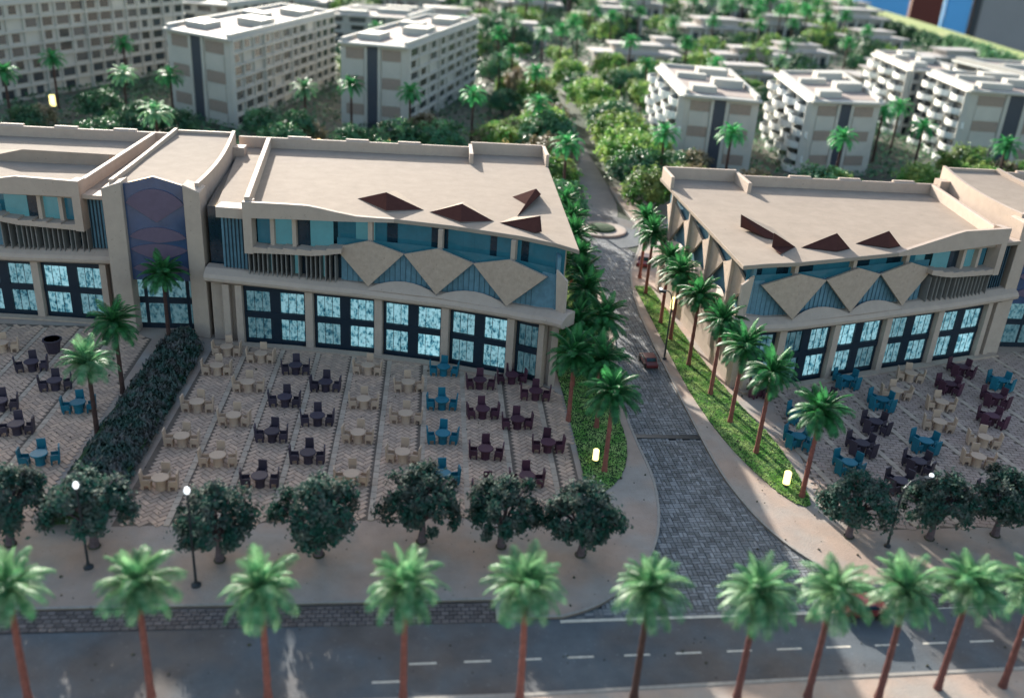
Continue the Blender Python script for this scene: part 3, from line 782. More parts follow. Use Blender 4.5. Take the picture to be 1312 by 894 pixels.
def side_wall(root, a, b, out, nk):
    S_ = Facade([a, b], out); Lq = (Vector(b) - Vector(a)).length
    mb = MB(); S_.box(mb, .3, Lq, -.5, .0, 0, 5.2, 4); part('wall', mb.mesh('side_wall', M['plaster']), root)
    mb = MB(); S_.sweep(mb, [(-.6, 5.0), (.35, 5.0), (.45, 5.3), (.2, 5.7), (-.6, 5.9)], [-.4 + Lq * i / 10 for i in range(11)], lambda s: .35 * max(0, 1 - s / 3)); part('floor_band', mb.mesh('side_band', M['plaster']), root)
    mb = MB(); S_.box(mb, .3, Lq - .3, -.55, -.3, 5.8, ZR - .33, 4); part('glazing', mb.mesh('side_glazing', M['slate']), root)
    w = (Lq - .8) / nk
    kite_row(S_, root, [(.3 + i * w, .3 + (i + 1) * w) for i in range(nk)], zs=8.6, zt=9.7, zb=5.9, d=.02, fold=.25)
    for i in range(nk):
        mb = MB(); S_.box(mb, .3 + (i + .5) * w - .14, .3 + (i + .5) * w + .14, .02, .48, 5.2, ZR - .33, 4); part('column', mb.mesh('side_column', M['white'] if out > 0 and False else M['plaster']), root)
    for i in range(3):
        mb = MB(); p0 = 3.2 + i * Lq * .3; S_.box(mb, p0, p0 + 3.0, .0, .05, 1.1, 3.9, 4); part('door_panel', mb.mesh('side_panel', M['roofing']), root)
side_wall(t1, (9.55, 63.0), (10.0, 90.0), 1, 4)
side_wall(t2, (23.6, 63.6), (22.3, 86.2), -1, 4)

def tower(xl, xr, yf, yb, label, lean=0):
    root = empty('entrance_tower', ((xl + xr) / 2, yf, 0), label=label, cat='entrance tower')
    ox, oy = (xl + xr) / 2, yf
    def B(x, y, z): return (x - ox, y - oy, z)
    xm = (xl + xr) / 2
    for sgn, x in ((-1, xl), (1, xr)):
        mb = MB(); x2 = x - sgn * 1.35
        q = [(x, yf - .9), (x2, yf - .5), (x2, yf + 1.2), (x, yf + 1.2)]
        mb.solid([B(a, b, 0) for a, b in q], [B(a, b, 12.6 - (abs(a - x) < .01) * .45) for a, b in q])
        o = part('pier', mb.mesh('pier', M['plaster']), root); bevelled(o, .04)
    # deck
    n = 10; Lq = []; Rq = []
    for i in range(n + 1):
        t = i / n; y = yf + .2 + (yb - yf - .2) * t
        w = (xr - xl) / 2 * (.84 - .16 * t + .07 * sin(t * PI))
        zt = 12.15 + .5 * t * t
        Lq.append((xm - w + lean * t, y, zt)); Rq.append((xm + w + lean * t, y, zt))
    mb = MB()
    for i in range(n):
        a, b, c, d = Lq[i], Rq[i], Rq[i + 1], Lq[i + 1]
        mb.solid([B(*a), B(*b), B(*c), B(*d)], [B(p[0], p[1], 10.2) for p in (a, b, c, d)])
    rf = part('roof', mb.mesh('tower_roof', M['roofing'], smooth=False), root)
    hz = lambda i: Lq[i][2] + .45 - .15 * sin(PI * i / n)
    for Q, sg in ((Lq, -1), (Rq, 1)):
        mb = MB()
        for i in range(n):
            a, b = Q[i], Q[i + 1]; e = .3 * sg
            mb.solid([B(a[0], a[1], 10.3), B(b[0], b[1], 10.3), B(b[0], b[1], hz(i + 1)), B(a[0], a[1], hz(i))],
                     [B(a[0] + e, a[1], 10.3), B(b[0] + e, b[1], 10.3), B(b[0] + e, b[1], hz(i + 1)), B(a[0] + e, a[1], hz(i))])
        part('parapet', mb.mesh('tower_parapet', M['plaster']), rf)
    mb = MB(); a, b = Lq[-1], Rq[-1]
    mb.solid([B(a[0], a[1], 10.3), B(b[0], b[1], 10.3), B(b[0], b[1], 12.9), B(a[0], a[1], 12.9)], [B(a[0], a[1] + .3, 10.3), B(b[0], b[1] + .3, 10.3), B(b[0], b[1] + .3, 12.9), B(a[0], a[1] + .3, 12.9)])
    part('parapet', mb.mesh('tower_parapet', M['plaster']), rf)
    # low blocks either side of the rear end
    for sg, Q in ((-1, Lq), (1, Rq)):
        mb = MB(); x = Q[-1][0]
        mb.solid([B(x + sg * .4, yb - 2.5, 10.3), B(x + sg * 1.5, yb - 2.5, 10.3), B(x + sg * 1.5, yb - 1.2, 10.3), B(x + sg * .4, yb - 1.2, 10.3)], [B(x + sg * .4, yb - 2.5, 12.1), B(x + sg * 1.5, yb - 2.5, 12.1), B(x + sg * 1.5, yb - 1.2, 12.1), B(x + sg * .4, yb - 1.2, 12.1)])
        part('roof_block', mb.mesh('roof_block', M['plaster']), root)
    # glazed front with peak
    xi, xj = xl + 1.35, xr - 1.35
    mb = MB(); mb.solid([B(xi, yf, 4.6), B(xj, yf, 4.6), B(xj, yf, 12.35), B(xm, yf, 13.0), B(xi, yf, 12.35)], [B(xi, yf + .3, 4.6), B(xj, yf + .3, 4.6), B(xj, yf + .3, 12.35), B(xm, yf + .3, 13.0), B(xi, yf + .3, 12.35)])
    gl = part('front_glazing', mb.mesh('tower_glazing', mat('tower_glass', (.045, .075, .15), rough=.15, var=.2, scale=.8, spec=.8)), root)
    mt = mat('reflection_tint_panel', (.12, .09, .135), rough=.4, var=.1)  # lilac cast of a reflection streak painted into the brown-red panels
    hw = (xj - xi) / 2 - .12
    for zc, top, bot in ((10.9, 1.15, 1.5), (8.2, .8, .45), (7.2, .45, .9), (5.6, .6, .6)):
        mb = MB(); pts = []
        for k in range(17):
            t = -1 + 2 * k / 16; pts.append((xm + hw * t, zc + top * (1 - t * t) ** .8))
        for k in range(1, 16):
            t = 1 - 2 * k / 16; pts.append((xm + hw * t, zc - bot * (1 - abs(t)) ** (1.0 if bot > 1 else .7)))
        mb.solid([B(x, yf - .12, z) for x, z in pts], [B(x, yf + .02, z) for x, z in pts])
        part('curved_panel', mb.mesh('curved_panel', mt), root)
    # lower glazing
    mb = MB(); mb.solid([B(xl + .2, yf + 1.0, 0), B(xr - .2, yf + 1.0, 0), B(xr - .2, yf + 1.0, 5.2), B(xl + .2, yf + 1.0, 5.2)], [B(xl + .2, yf + 1.3, 0), B(xr - .2, yf + 1.3, 0), B(xr - .2, yf + 1.3, 5.2), B(xl + .2, yf + 1.3, 5.2)])
    fr = part('shop_front', mb.mesh('shop_front', M['navy']), root)
    nn = 4; w = (xr - xl - .6) / nn
    for k in range(nn):
        for z0, z1 in ((.5, 2.2), (2.8, 4.4)):
            mb = MB(); a = xl + .4 + k * w; mb.solid([B(a, yf + .93, z0), B(a + w - .3, yf + .93, z0), B(a + w - .3, yf + .93, z1), B(a, yf + .93, z1)], [B(a, yf + 1.01, z0), B(a + w - .3, yf + 1.01, z0), B(a + w - .3, yf + 1.01, z1), B(a, yf + 1.01, z1)])
            part('pane', mb.mesh('pane', M['win%d' % (2 if z0 < 1 or k > 1 else 1)]), fr)
    # body behind
    mb = MB(); mb.solid([B(xl + .3, yf + 1.25, 0), B(xr - .3, yf + 1.25, 0), B(xr - .3, yb - .4, 0), B(xl + .3, yb - .4, 0)], [B(xl + .3, yf + 1.25, 10.25), B(xr - .3, yf + 1.25, 10.25), B(xr - .3, yb - .4, 10.25), B(xl + .3, yb - .4, 10.25)])
    part('wall', mb.mesh('tower_body', M['plaster']), root)
    return root
tower(-25.1, -17.85, 71.3, 88.6, 'entrance tower with peaked blue glazing and curved roof sides between the two left terraces')
tower(49.2, 57.0, 72.6, 88.0, 'entrance tower with curved roof sides at the right edge, right of the pointed terrace', lean=0)
# low link roofs at both sides of each tower

# ------------------------------------------------------------------ apartment blocks
def block(fl, fr, br, h, floors, label, front='squares', side='grid', side_cols=10, left='grid', bl=None, m='block', cat='apartment block', box_roof=True, roofz=None):
    fl, fr, br = Vector(fl), Vector(fr), Vector(br)
    bl = Vector(bl) if bl else fl + (br - fr)
    o = fr; root = empty('apartment_block', (o.x, o.y, -.2), label=label, cat=cat, group='apartment blocks behind the shops')
    def W(p, z): return (p[0] - o.x, p[1] - o.y, z)
    mb = MB(); Q = [fl, fr, br, bl]
    cen = (fl + fr + br + bl) / 4
    mb.solid([W(p, 0) for p in Q], [W(p, h) for p in Q]); part('wall', mb.mesh('block_wall', M[m]), root)
    mb = MB(); E_ = [p + (p - cen).normalized() * .9 for p in Q]
    mb.solid([W(p, h) for p in E_], [W(p, h + .35) for p in E_]); rf = part('roof', mb.mesh('block_roof', M['white']), root)
    # parapet ribs and plant boxes
    def onroof(u0, u1, v0, v1, z1):
        P = []
        for u, v in ((u0, v0), (u1, v0), (u1, v1), (u0, v1)):
            a = fl.lerp(fr, u); b = bl.lerp(br, u); P.append(a.lerp(b, v))
        mb = MB(); mb.solid([W(p, h + .34) for p in P], [W(p, z1) for p in P]); return mb
    for u0, u1, v0, v1, z1 in ((.12, .45, .08, .2, h + 1.3), (.5, .9, .3, .42, h + 1.6), (.1, .5, .55, .62, h + 1.2), (.45, .85, .72, .86, h + 1.5)):
        part('roof_box', onroof(u0, u1, v0, v1, z1).mesh('roof_box', M[m]), rf)
    dk = onroof(.06, .94, .03, .97, h + .40); part('roof_deck', dk.mesh('roof_deck', M['deck']), rf)
    for e in ((.0, .05, .0, 1), (.95, 1, .0, 1), (.05, .95, .97, 1)): part('parapet', onroof(*e, h + .95).mesh('roof_parapet', M['white']), rf)
    fh = h / floors
    def wall_frame(a, b):
        d = (b - a); Lw = d.length; d = d.normalized(); n = Vector((d.y, -d.x))
        if n.dot((a + b) / 2 - cen) < 0: n = -n
        return d, Lw, n
    def wbox(a, d, n, u0, u1, d0, d1, z0, z1):
        mb = MB(); q = [a + d * u0 + n * d0, a + d * u1 + n * d0, a + d * u1 + n * d1, a + d * u0 + n * d1]
        mb.solid([W(p, z0) for p in q], [W(p, z1) for p in q]); return mb
    def grid_wall(a, b, cols, seed):
        d, Lw, n = wall_frame(a, b); R = random.Random(seed)
        cw = Lw / cols
        for f in range(floors + 1):
            part('ledge', wbox(a, d, n, 0, Lw, -.05, .42, f * fh - .16 + (.16 if f == 0 else 0), f * fh + .16).mesh('ledge', M[m]), root)
        kinds = []
        for wd_ in (.42, .62, .78):
            for q in range(2):
                mb = MB(); mb.box(-cw * wd_ / 2, cw * wd_ / 2, -.03, .06, .0, fh * .62); kinds.append(mb.mesh('window', M['pane']))
        rot = math.atan2(d.y, d.x)
        for c in range(cols):
            w_ = R.randrange(3)
            for f in range(floors):
                p = a + d * (c + .5) * cw + n * .04
                if R.random() < .93:
                    part('window', kinds[((w_ + f % 2) % 3) * 2 + R.randrange(2)], root, loc=W(p, f * fh + fh * .24), rot=(0, 0, rot))
            mb = wbox(a, d, n, c * cw - .14, c * cw + .14, -.02, .32 + .25 * (c % 3 == 0), 0, h)
            part('pier', mb.mesh('pier', M[m]), root)
    def balcony_wall(a, b, bays, seed):
        d, Lw, n = wall_frame(a, b); R = random.Random(seed); rot = math.atan2(n.y, n.x) - PI / 2
        bw = Lw / bays
        # two kinds of curved balcony
        ks = []
        for q in range(2):
            mb = MB(); N = 8; wq = bw * (.5 if q == 0 else .47); dep = 2.1 if q == 0 else 1.5
            arc = [(-wq + 2 * wq * i / N, dep * (1 - abs(-1 + 2 * i / N) ** 2.6) + .25) for i in range(N + 1)]
            bot = [(x, y, 0) for x, y in arc] + [(wq, 0, 0), (-wq, 0, 0)]
            mb.solid(bot, [(x, y, .14) for x, y, z in bot])
            for i in range(N):
                (x0, y0), (x1, y1) = arc[i], arc[i + 1]
                mb.solid([(x0, y0, .1), (x1, y1, .1), (x1, y1 - .12, .1), (x0, y0 - .12, .1)], [(x0, y0, 1.0), (x1, y1, 1.0), (x1, y1 - .12, 1.0), (x0, y0 - .12, 1.0)])
            ks.append(mb.mesh('balcony', M['balc']))
        mb = MB(); mb.box(-bw * .38, bw * .38, -.02, .06, 0, fh * .72); win = mb.mesh('window', M['pane'])
        for f in range(floors + 1):
            part('ledge', wbox(a, d, n, 0, Lw, -.05, .75, f * fh - (.12 if f else 0), f * fh + .12).mesh('ledge', M['balc']), root)
        for c in range(bays):
            for f in range(floors):
                p = a + d * (c + .5) * bw
                part('balcony', ks[(c + f) % 2], root, loc=W(p + d * R.uniform(-.1, .1) * bw, f * fh + .1), rot=(0, 0, rot))
                part('window', win, root, loc=W(p, f * fh + .3), rot=(0, 0, rot))
            part('pier', wbox(a, d, n, c * bw - .12, c * bw + .12, -.02, 1.0, 0, h).mesh('pier', M['white']), root)
    # camera-side end wall: plain panels, brown squares, one dark upright strip
    d, Lw, n = wall_frame(fl, fr)
    if front == 'squares':
        part('dark_strip', wbox(fl, d, n, Lw * .40, Lw * .56, -.02, .12, 0, h - .15).mesh('strip', M['strip']), root)
        part('edge_rib', wbox(fl, d, n, Lw * .36, Lw * .40, -.02, .28, 0, h - .15).mesh('rib', M[m]), root)
        part('edge_rib', wbox(fl, d, n, Lw * .56, Lw * .60, -.02, .28, 0, h - .15).mesh('rib', M[m]), root)
        for k in range(3):
            z1 = h - .5 - k * h * .34
            for u0, u1 in ((.08, .35), (.62, .9)):
                part('brown_panel', wbox(fl, d, n, Lw * u0, Lw * u1, -.02, .1, z1 - h * .13, z1).mesh('brown_panel', M['brownp']), root)
                part('wall_panel', wbox(fl, d, n, Lw * u0, Lw * u1, -.02, .16, z1 - h * .33, z1 - h * .14).mesh('wall_panel', M[m]), root)
    elif front == 'grid':
        grid_wall(fl, fr, 4, 3)
    if side == 'grid': grid_wall(fr, br, side_cols, 5)
    if left == 'grid': grid_wall(fl, bl, side_cols, 6)
    elif left == 'balcony': balcony_wall(fl, bl, max(3, side_cols // 2), 7)
    return root

block((-82, 164), (-72.5, 162.5), (-54, 212), 15.5, 7, 'long pale apartment block at the top left corner with rows of small windows', side_cols=14, left=None)
block((-44.5, 163), (-32.2, 152.5), (-21.5, 203), 13.4, 7, 'pale apartment block with a long grid of windows, second from the left', side_cols=12, left=None)
block((-16, 159.5), (-5, 157), (8, 208), 13.2, 7, 'apartment block with stepped bays left of the tree-lined road', side_cols=8, left=None)
block((36.5, 138), (47.0, 135.5), (51, 165), 11.0, 6, 'white balconied apartment block right of the tree-lined road, nearest to it', left='balcony', side=None, side_cols=8, m='block', bl=(39.0, 168))
block((56.3, 138.5), (67.5, 140), (74, 172), 11.0, 6, 'white balconied apartment block behind the pointed terrace, second right of the road', left='balcony', side=None, side_cols=9, m='block', bl=(60.5, 167))
block((88.5, 174), (97, 176), (102, 203), 12.2, 6, 'white balconied block set furthest back, between its two neighbours', front='grid', left='balcony', side=None, side_cols=7, m='white', bl=(92.5, 200))
block((87.5, 150.5), (103, 148.5), (107, 170), 12.2, 6, 'large white block with rounded balconies above the right terrace roof', front='squares', left='balcony', side=None, side_cols=7, m='block', bl=(90.5, 171))
block((117, 178), (140, 178), (142, 205), 11.2, 5, 'white apartment block cut by the right edge of the picture', front='grid', left='balcony', side=None, side_cols=6, m='white', bl=(114, 206))
block((-64, 232), (-48, 230), (-38, 262), 11.5, 6, 'far apartment block seen between the two left hand blocks', front='grid', side_cols=7, left=None)
block((-30, 262), (-8, 262), (-2, 290), 8, 4, 'low distant apartment block above the roof of the second block', front='grid', side_cols=6, left=None)
block((-120, 205), (-98, 200), (-88, 240), 14, 6, 'distant apartment block behind the top left corner block', front='grid', side_cols=7, left=None)

# low villas of the far quarter
VM = {}
def villa(x, y, w, d, h, rot, label, kind):
    root = empty('villa', (x, y, -.2), rot, label, 'villa', 'low villas in the far quarter')
    if kind not in VM:
        P = {}
        mb = MB(); mb.box(-.5, .5, -.5, .5, 0, .92); mb.box(-.28, .3, -.3, .42, .9, 1.35); P['wall'] = mb.mesh('villa_wall', M['villa'])
        mb = MB(); mb.box(-.58, .58, -.6, .58, .92, 1.04); mb.box(-.34, .36, -.38, .48, 1.35, 1.45); P['roof'] = mb.mesh('villa_roof', M['villa'])
        mb = MB()
        for k in range(6): a = -.46 + k * .16; mb.box(a, a + .1, -.53, -.49, .12, .72)
        P['window'] = mb.mesh('villa_window', M['pane'])
        mb = MB(); mb.box(-.04, .0, -.58, -.5, 0, .92); P['column'] = mb.mesh('villa_column', M['white'])
        VM[kind] = P
    P = VM[kind]
    S = (w, d, h)
    part('wall', P['wall'], root, scale=S); part('roof', P['roof'], root, scale=S); part('window', P['window'], root, scale=S)
    for k in range(5): part('column', P['column'], root, scale=S, loc=((-.46 + k * .23) * w, 0, 0))
VL = [(22, 292, 20, 9, 4.5, -.05), (2, 318, 22, 10, 5, 0), (50, 246, 20, 8, 4.8, .05), (62, 268, 8, 7, 4.6, .1), (86, 262, 18, 8, 4.2, .05), (104, 277, 18, 9, 4.4, .1),
      (92, 322, 22, 12, 6, .1), (124, 352, 24, 12, 6, .15), (150, 330, 20, 10, 5, .2), (132, 262, 20, 9, 4.5, .15), (158, 286, 20, 9, 4.5, .2), (60, 345, 22, 11, 6, 0), (34, 380, 22, 12, 6, 0), (-12, 370, 24, 12, 6, -.05),
      (168, 395, 26, 13, 7, .2), (120, 420, 26, 13, 7, .1), (78, 400, 24, 12, 7, .05), (150, 470, 28, 14, 8, .15), (96, 480, 28, 14, 8, .1), (46, 452, 26, 14, 8, 0), (-2, 430, 26, 14, 7, 0), (190, 450, 26, 13, 7, .2),
      (-50, 330, 24, 12, 6, -.1), (-84, 300, 24, 12, 6, -.1), (-60, 400, 26, 12, 7, -.1), (-100, 380, 26, 12, 7, -.1), (112, 234, 16, 8, 4, .1), (72, 225, 16, 7, 4, .05)]
VCN = {}
def VC(k): VCN[k] = VCN.get(k, 0) + 1; return VCN[k]
for i, v in enumerate(VL):
    side_ = 'left of centre' if v[0] < 20 else ('right of centre' if v[0] > 85 else 'near the centre')
    dep = 'nearest row' if v[1] < 300 else ('middle rows' if v[1] < 400 else 'farthest rows')
    villa(*v, 'white flat roofed villa in the far quarter, ' + dep + ', ' + side_ + (', ' + ORD[VC(dep + side_)] + ' of them'), 0)

# ------------------------------------------------------------------ palms
def frond_mesh(name, m, L, up, droop, wid, npair, seed, z=0, w0=.05):
    """a frond that starts at the origin, leaves along +x and up, arches over; leaflets both sides"""
    R = random.Random(seed); v = []; f = []
    def P(t):
        a = up - droop * t ** 1.35
        return a
    pts = []; x = 0; zz_ = z; N = 12
    for i in range(N + 1):
        pts.append((x, zz_)); a = P(i / N); x += cos(a) * L / N; zz_ += sin(a) * L / N
    def at(t):
        k = min(N - 1e-6, t * N); i = int(k); q = k - i
        return pts[i][0] * (1 - q) + pts[i + 1][0] * q, pts[i][1] * (1 - q) + pts[i + 1][1] * q
    for i in range(N):  # midrib
        w = .032 * (1 - i / N) + .008; w2 = .032 * (1 - (i + 1) / N) + .008; n = len(v)
        v += [(pts[i][0], -w, pts[i][1]), (pts[i][0], w, pts[i][1]), (pts[i + 1][0], w2, pts[i + 1][1]), (pts[i + 1][0], -w2, pts[i + 1][1])]
        f.append((n, n + 1, n + 2, n + 3))
    for i in range(npair):
        t = .1 + .9 * i / (npair - 1); cx, cz = at(min(t, .999)); ln = wid * (sin(PI * min(.97, t * .86 + .12)) ** .6) * R.uniform(.88, 1.1)
        a = P(t)
        for s in (-1, 1):
            sw = rad(48) * (1 - t * .35); fx = cos(sw) * ln; fy = sin(sw) * ln * s
            tip = (cx + fx * cos(a), fy, cz + fx * sin(a) - .28 * ln + R.uniform(-.03, .03))
            dx, dz = cos(a) * w0, sin(a) * w0; n = len(v)
            mid = ((cx + tip[0]) / 2, fy * .55, (cz + tip[2]) / 2 + .07 * ln)
            v += [(cx - dx, 0, cz - dz), (cx + dx, 0, cz + dz), (mid[0] + dx * .9, mid[1], mid[2] + dz), tip, (mid[0] - dx * .9, mid[1], mid[2] - dz)]
            f.append((n, n + 1, n + 2, n + 3, n + 4))
    me = bpy.data.meshes.new(name); me.from_pydata(v, [], f); me.materials.append(m)
    return me

def palm_kit(m, mt, key, L=1.95, wid=.55, w0=.03):
    K = {'m': m, 'mt': mt, 'fr': []}
    K['layers'] = [(84, 35, 5, 1.0), (68, 60, 8, 1.02), (47, 78, 10, 1.02), (24, 78, 11, 1.0), (0, 62, 11, .98), (-26, 46, 10, .9)]
    for li, (up, dr, n, sc) in enumerate(K['layers']):
        K['fr'].append([frond_mesh('frond', m, L * sc, rad(up), rad(dr), wid * (.8 + .2 * sc), 27, 50 + li * 3 + q, w0=w0) for q in range(2)])
    mb = MB(); mb.lathe([(.12, -.5), (.2, -.25), (.22, 0), (.1, .25), (.02, .4)], 8); K['heart'] = mb.mesh('crown_heart', m, smooth=True)
    return K
def trunk_mesh(h, r0, r1, lx, ly, m, seed):
    R = random.Random(seed); mb = MB(); pts = []; rr_ = []; N = 16
    for i in range(N + 1):
        t = i / N; pts.append((lx * t * t, ly * t * t, h * t)); rr_.append((r0 * (1 - t) + r1 * t) * (1.09 if i % 2 else .96) * (1.35 if i == 0 else 1))
    mb.tube(pts, rr_, 9); return mb.mesh('trunk', m, smooth=False), pts[-1]
KIT_F = palm_kit(M['frond2'], M['trunk'], 'f', 1.85, .58, .021); KIT_N = palm_kit(M['frond'], M['trunk'], 'n')

def palm(x, y, h, kit, label, group, sc=1.0, lean=(0, 0), seed=0, mt=None, z=0, rings=1.0, name='palm_tree'):
    R = random.Random(seed * 7 + 3)
    root = empty(name, (x, y, z), 0, label, 'palm tree', group)
    me, top = trunk_mesh(h, .17 * rings, .115 * rings, lean[0], lean[1], mt or kit['mt'], seed)
    part('trunk', me, root)
    cr = part('crown', kit['heart'], root, loc=top, scale=(sc, sc, sc))
    for li, (up, dr, n, s_) in enumerate(kit['layers']):
        off = R.uniform(0, 6)
        for k in range(n):
            a = off + 2 * PI * k / n + R.uniform(-.3, .3); q = R.uniform(.78, 1.16)
            part('frond', kit['fr'][li][R.randrange(2)], cr, rot=(R.uniform(-.35, .35), R.uniform(-.18, .18), a), scale=(q, q, q))
    return root

front = [(-17.0, 31.6), (-11.9, 31.9), (-6.8, 31.8), (-.8, 31.8), (4.5, 31.7), (9.8, 31.7), (14.7, 31.7), (18.1, 31.7), (21.5, 31.6), (24.75, 32.2), (28.1, 32.3)]
crown_px = 0
for i, (x, y) in enumerate(front):
    palm(x, y, 5.95 + [.1, .1, 0, .2, .35, .15, -.15, .1, .2, .1, 0][i] * .7, KIT_F, f'blurred bright green palm along the near kerb, {ORD[i + 1]} from the left' if i < 10 else 'blurred bright green palm at the right end of the near kerb', 'palms along the near kerb', 1.0, (RND.uniform(-.15, .15), .15), i, M['trunk_dark'] if i == 5 else (M['trunk_mar'] if i > 5 else None))
right_row = [(23.9, 48.5), (22.6, 53.9), (22.0, 58.2), (21.7, 62.6), (21.25, 67.8), (20.9, 73.0), (20.8, 76.6), (20.9, 84.0), (21.2, 88.5)]
for i, (x, y) in enumerate(right_row):
    palm(x, y, 6.1, KIT_N, f'red trunked palm on the sunlit strip right of the road, {ORD[i + 1]} from front', 'palms right of the side road', 1.0, (.1, RND.uniform(-.2, .2)), 20 + i)
left_row = [(11.55, 51.2), (10.0, 57.9), (11.9, 57.0), (11.0, 63.5), (12.9, 63.5), (12.3, 69.2), (12.9, 74.2), (13.2, 79), (13.6, 85), (14.0, 91), (14.1, 97)]
for i, (x, y) in enumerate(left_row):
    palm(x, y, 5.7 if i in (0, 4, 5) else 5.2, KIT_N, f'dark palm on the shaded strip left of the road, {ORD[i + 1]} from front', 'palms left of the side road', 1.08, (RND.uniform(-.1, .1), 0), 40 + i)
for i, (x, y, h, l) in enumerate([(-21.6, 54.6, 5.2, 'pale green palm at the edge of the hedge bed, nearest of three'), (-21.8, 60.6, 5.4, 'palm at the edge of the hedge bed, middle of three'), (-20.8, 69.2, 5.9, 'dark palm in front of the left entrance tower, at the rear end of the hedge')]):
    palm(x, y, h, KIT_F if i == 0 else KIT_N, l, 'palms by the hedge bed', 1.0, (0, 0), 60 + i, M['trunk_dark'])

# far palms: one crown mesh each, shared
def join_palm(m, seed):
    R = random.Random(seed); v = []; f = []
    for li, (up, dr, n, s_) in enumerate([(75, 70, 5, .8), (50, 100, 8, 1), (20, 95, 9, 1.05), (-10, 70, 8, .95)]):
        me = frond_mesh('tmp', m, 2.0 * s_, rad(up), rad(dr), .55, 9, seed + li, w0=.09)
        vs_ = [tuple(q.co) for q in me.vertices]; fs = [tuple(p.vertices) for p in me.polygons]; bpy.data.meshes.remove(me)
        for k in range(n):
            a = 2 * PI * k / n + R.uniform(-.3, .3) + li; c, s = cos(a), sin(a); n0 = len(v)
            v += [(x * c - y * s, x * s + y * c, z) for x, y, z in vs_]; f += [tuple(i + n0 for i in q) for q in fs]
    me = bpy.data.meshes.new('far_palm_crown'); me.from_pydata(v, [], f); me.materials.append(m); return me
FPC = [join_palm(M['frond_far'], 1), join_palm(M['frond_far'], 2)]
FPC2 = [join_palm(M['frond2'], 3)]  # paler leaf colour paints a sunlit look on these crowns
FPT = trunk_mesh(6.2, .17, .12, 0, 0, M['trunk_dark'], 1)[0]
def far_palm(x, y, label, bright=False, s=1.0):
    r = empty('palm_tree', (x, y, -.15), RND.uniform(0, 6), label, 'palm tree', 'palms behind the shops')
    s *= 1.3; r.scale = (s, s, s)
    part('trunk', FPT, r); part('crown', (FPC2[0] if bright else FPC[RND.randrange(2)]), r, loc=(0, 0, 6.2))
named = [((-63.6, 145.4), 'dark palm at the left picture edge in front of the corner block', 0), ((-62.5, 161), 'dark palm with a curved look before the long corner block, left of the lantern', 0),
         ((-58, 183), 'dark palm against the right part of the corner block', 0), ((-47.7, 149), 'sunlit pale palm between the lantern and the second block', 1), ((-41, 150), 'dark palm before the end wall of the second block', 0),
         ((-20, 145), 'sunlit pale palm above a lantern in front of the second block', 1), ((-13.5, 150), 'dark palm before the left corner of the third block', 0), ((-4.2, 146), 'dark palm before the right corner of the third block', 0),
         ((-35.3, 121), 'sunlit palm top just behind the left entrance tower', 1), ((30.7, 124), 'green palm just left of the nearest right hand block', 0), ((40.5, 126), 'dark palm before the end wall of the nearest right hand block', 0),
         ((56.8, 127), 'dark palm before the second right hand block', 0), ((73, 150), 'green palm left of the gap beside the farthest balconied block', 0), ((74, 138), 'dark leafy palm before the gap between two balconied blocks', 0),
         ((81, 127), 'bright palm before the large balconied block near the right edge', 0), ((79.7, 158), 'small green palm beside the farthest balconied block', 0), ((5.5, 147), 'dark palm right of the third block', 0),
         ((15.3, 142), 'palm with pale trunk among the trees left of the rear road', 0), ((15.7, 206), 'tall palm behind the third block beside the rear road', 0), ((16.1, 114), 'palm just behind the rear corner of the left terrace', 0), ((104.9, 190), 'green palm between the far balconied block and the right edge block', 0)]
for (p, l, b) in named: far_palm(*p, l, b)
R_ = random.Random(77)
fp = [(25, 234), (34, 238), (31, 246), (53, 300), (50, 312), (14, 229), (85, 300), (9, 318), (-18, 345), (60, 232), (45, 226), (20, 262), (38, 275), (70, 290), (100, 300), (115, 312), (66, 322), (135, 300), (110, 255), (88, 240), (142, 240), (150, 256), (6, 250), (-6, 232), (12, 190), (18, 176), (43, 196), (60, 205), (78, 215), (-14, 222), (2, 216)]
for (x, y) in fp:
    far_palm(x, y, 'blurred green palm in the far quarter, one of many between the villas', RND.random() < .35, 1.15 if y > 220 else 1)
for _ in range(130):
    x = R_.uniform(-90, 190); y = R_.uniform(310, 500)
    if x > 150 + (y - 300) * .25: continue
    far_palm(x, y, 'blurred green palm in the far quarter, one of many between the villas', R_.random() < .4, 1.4)

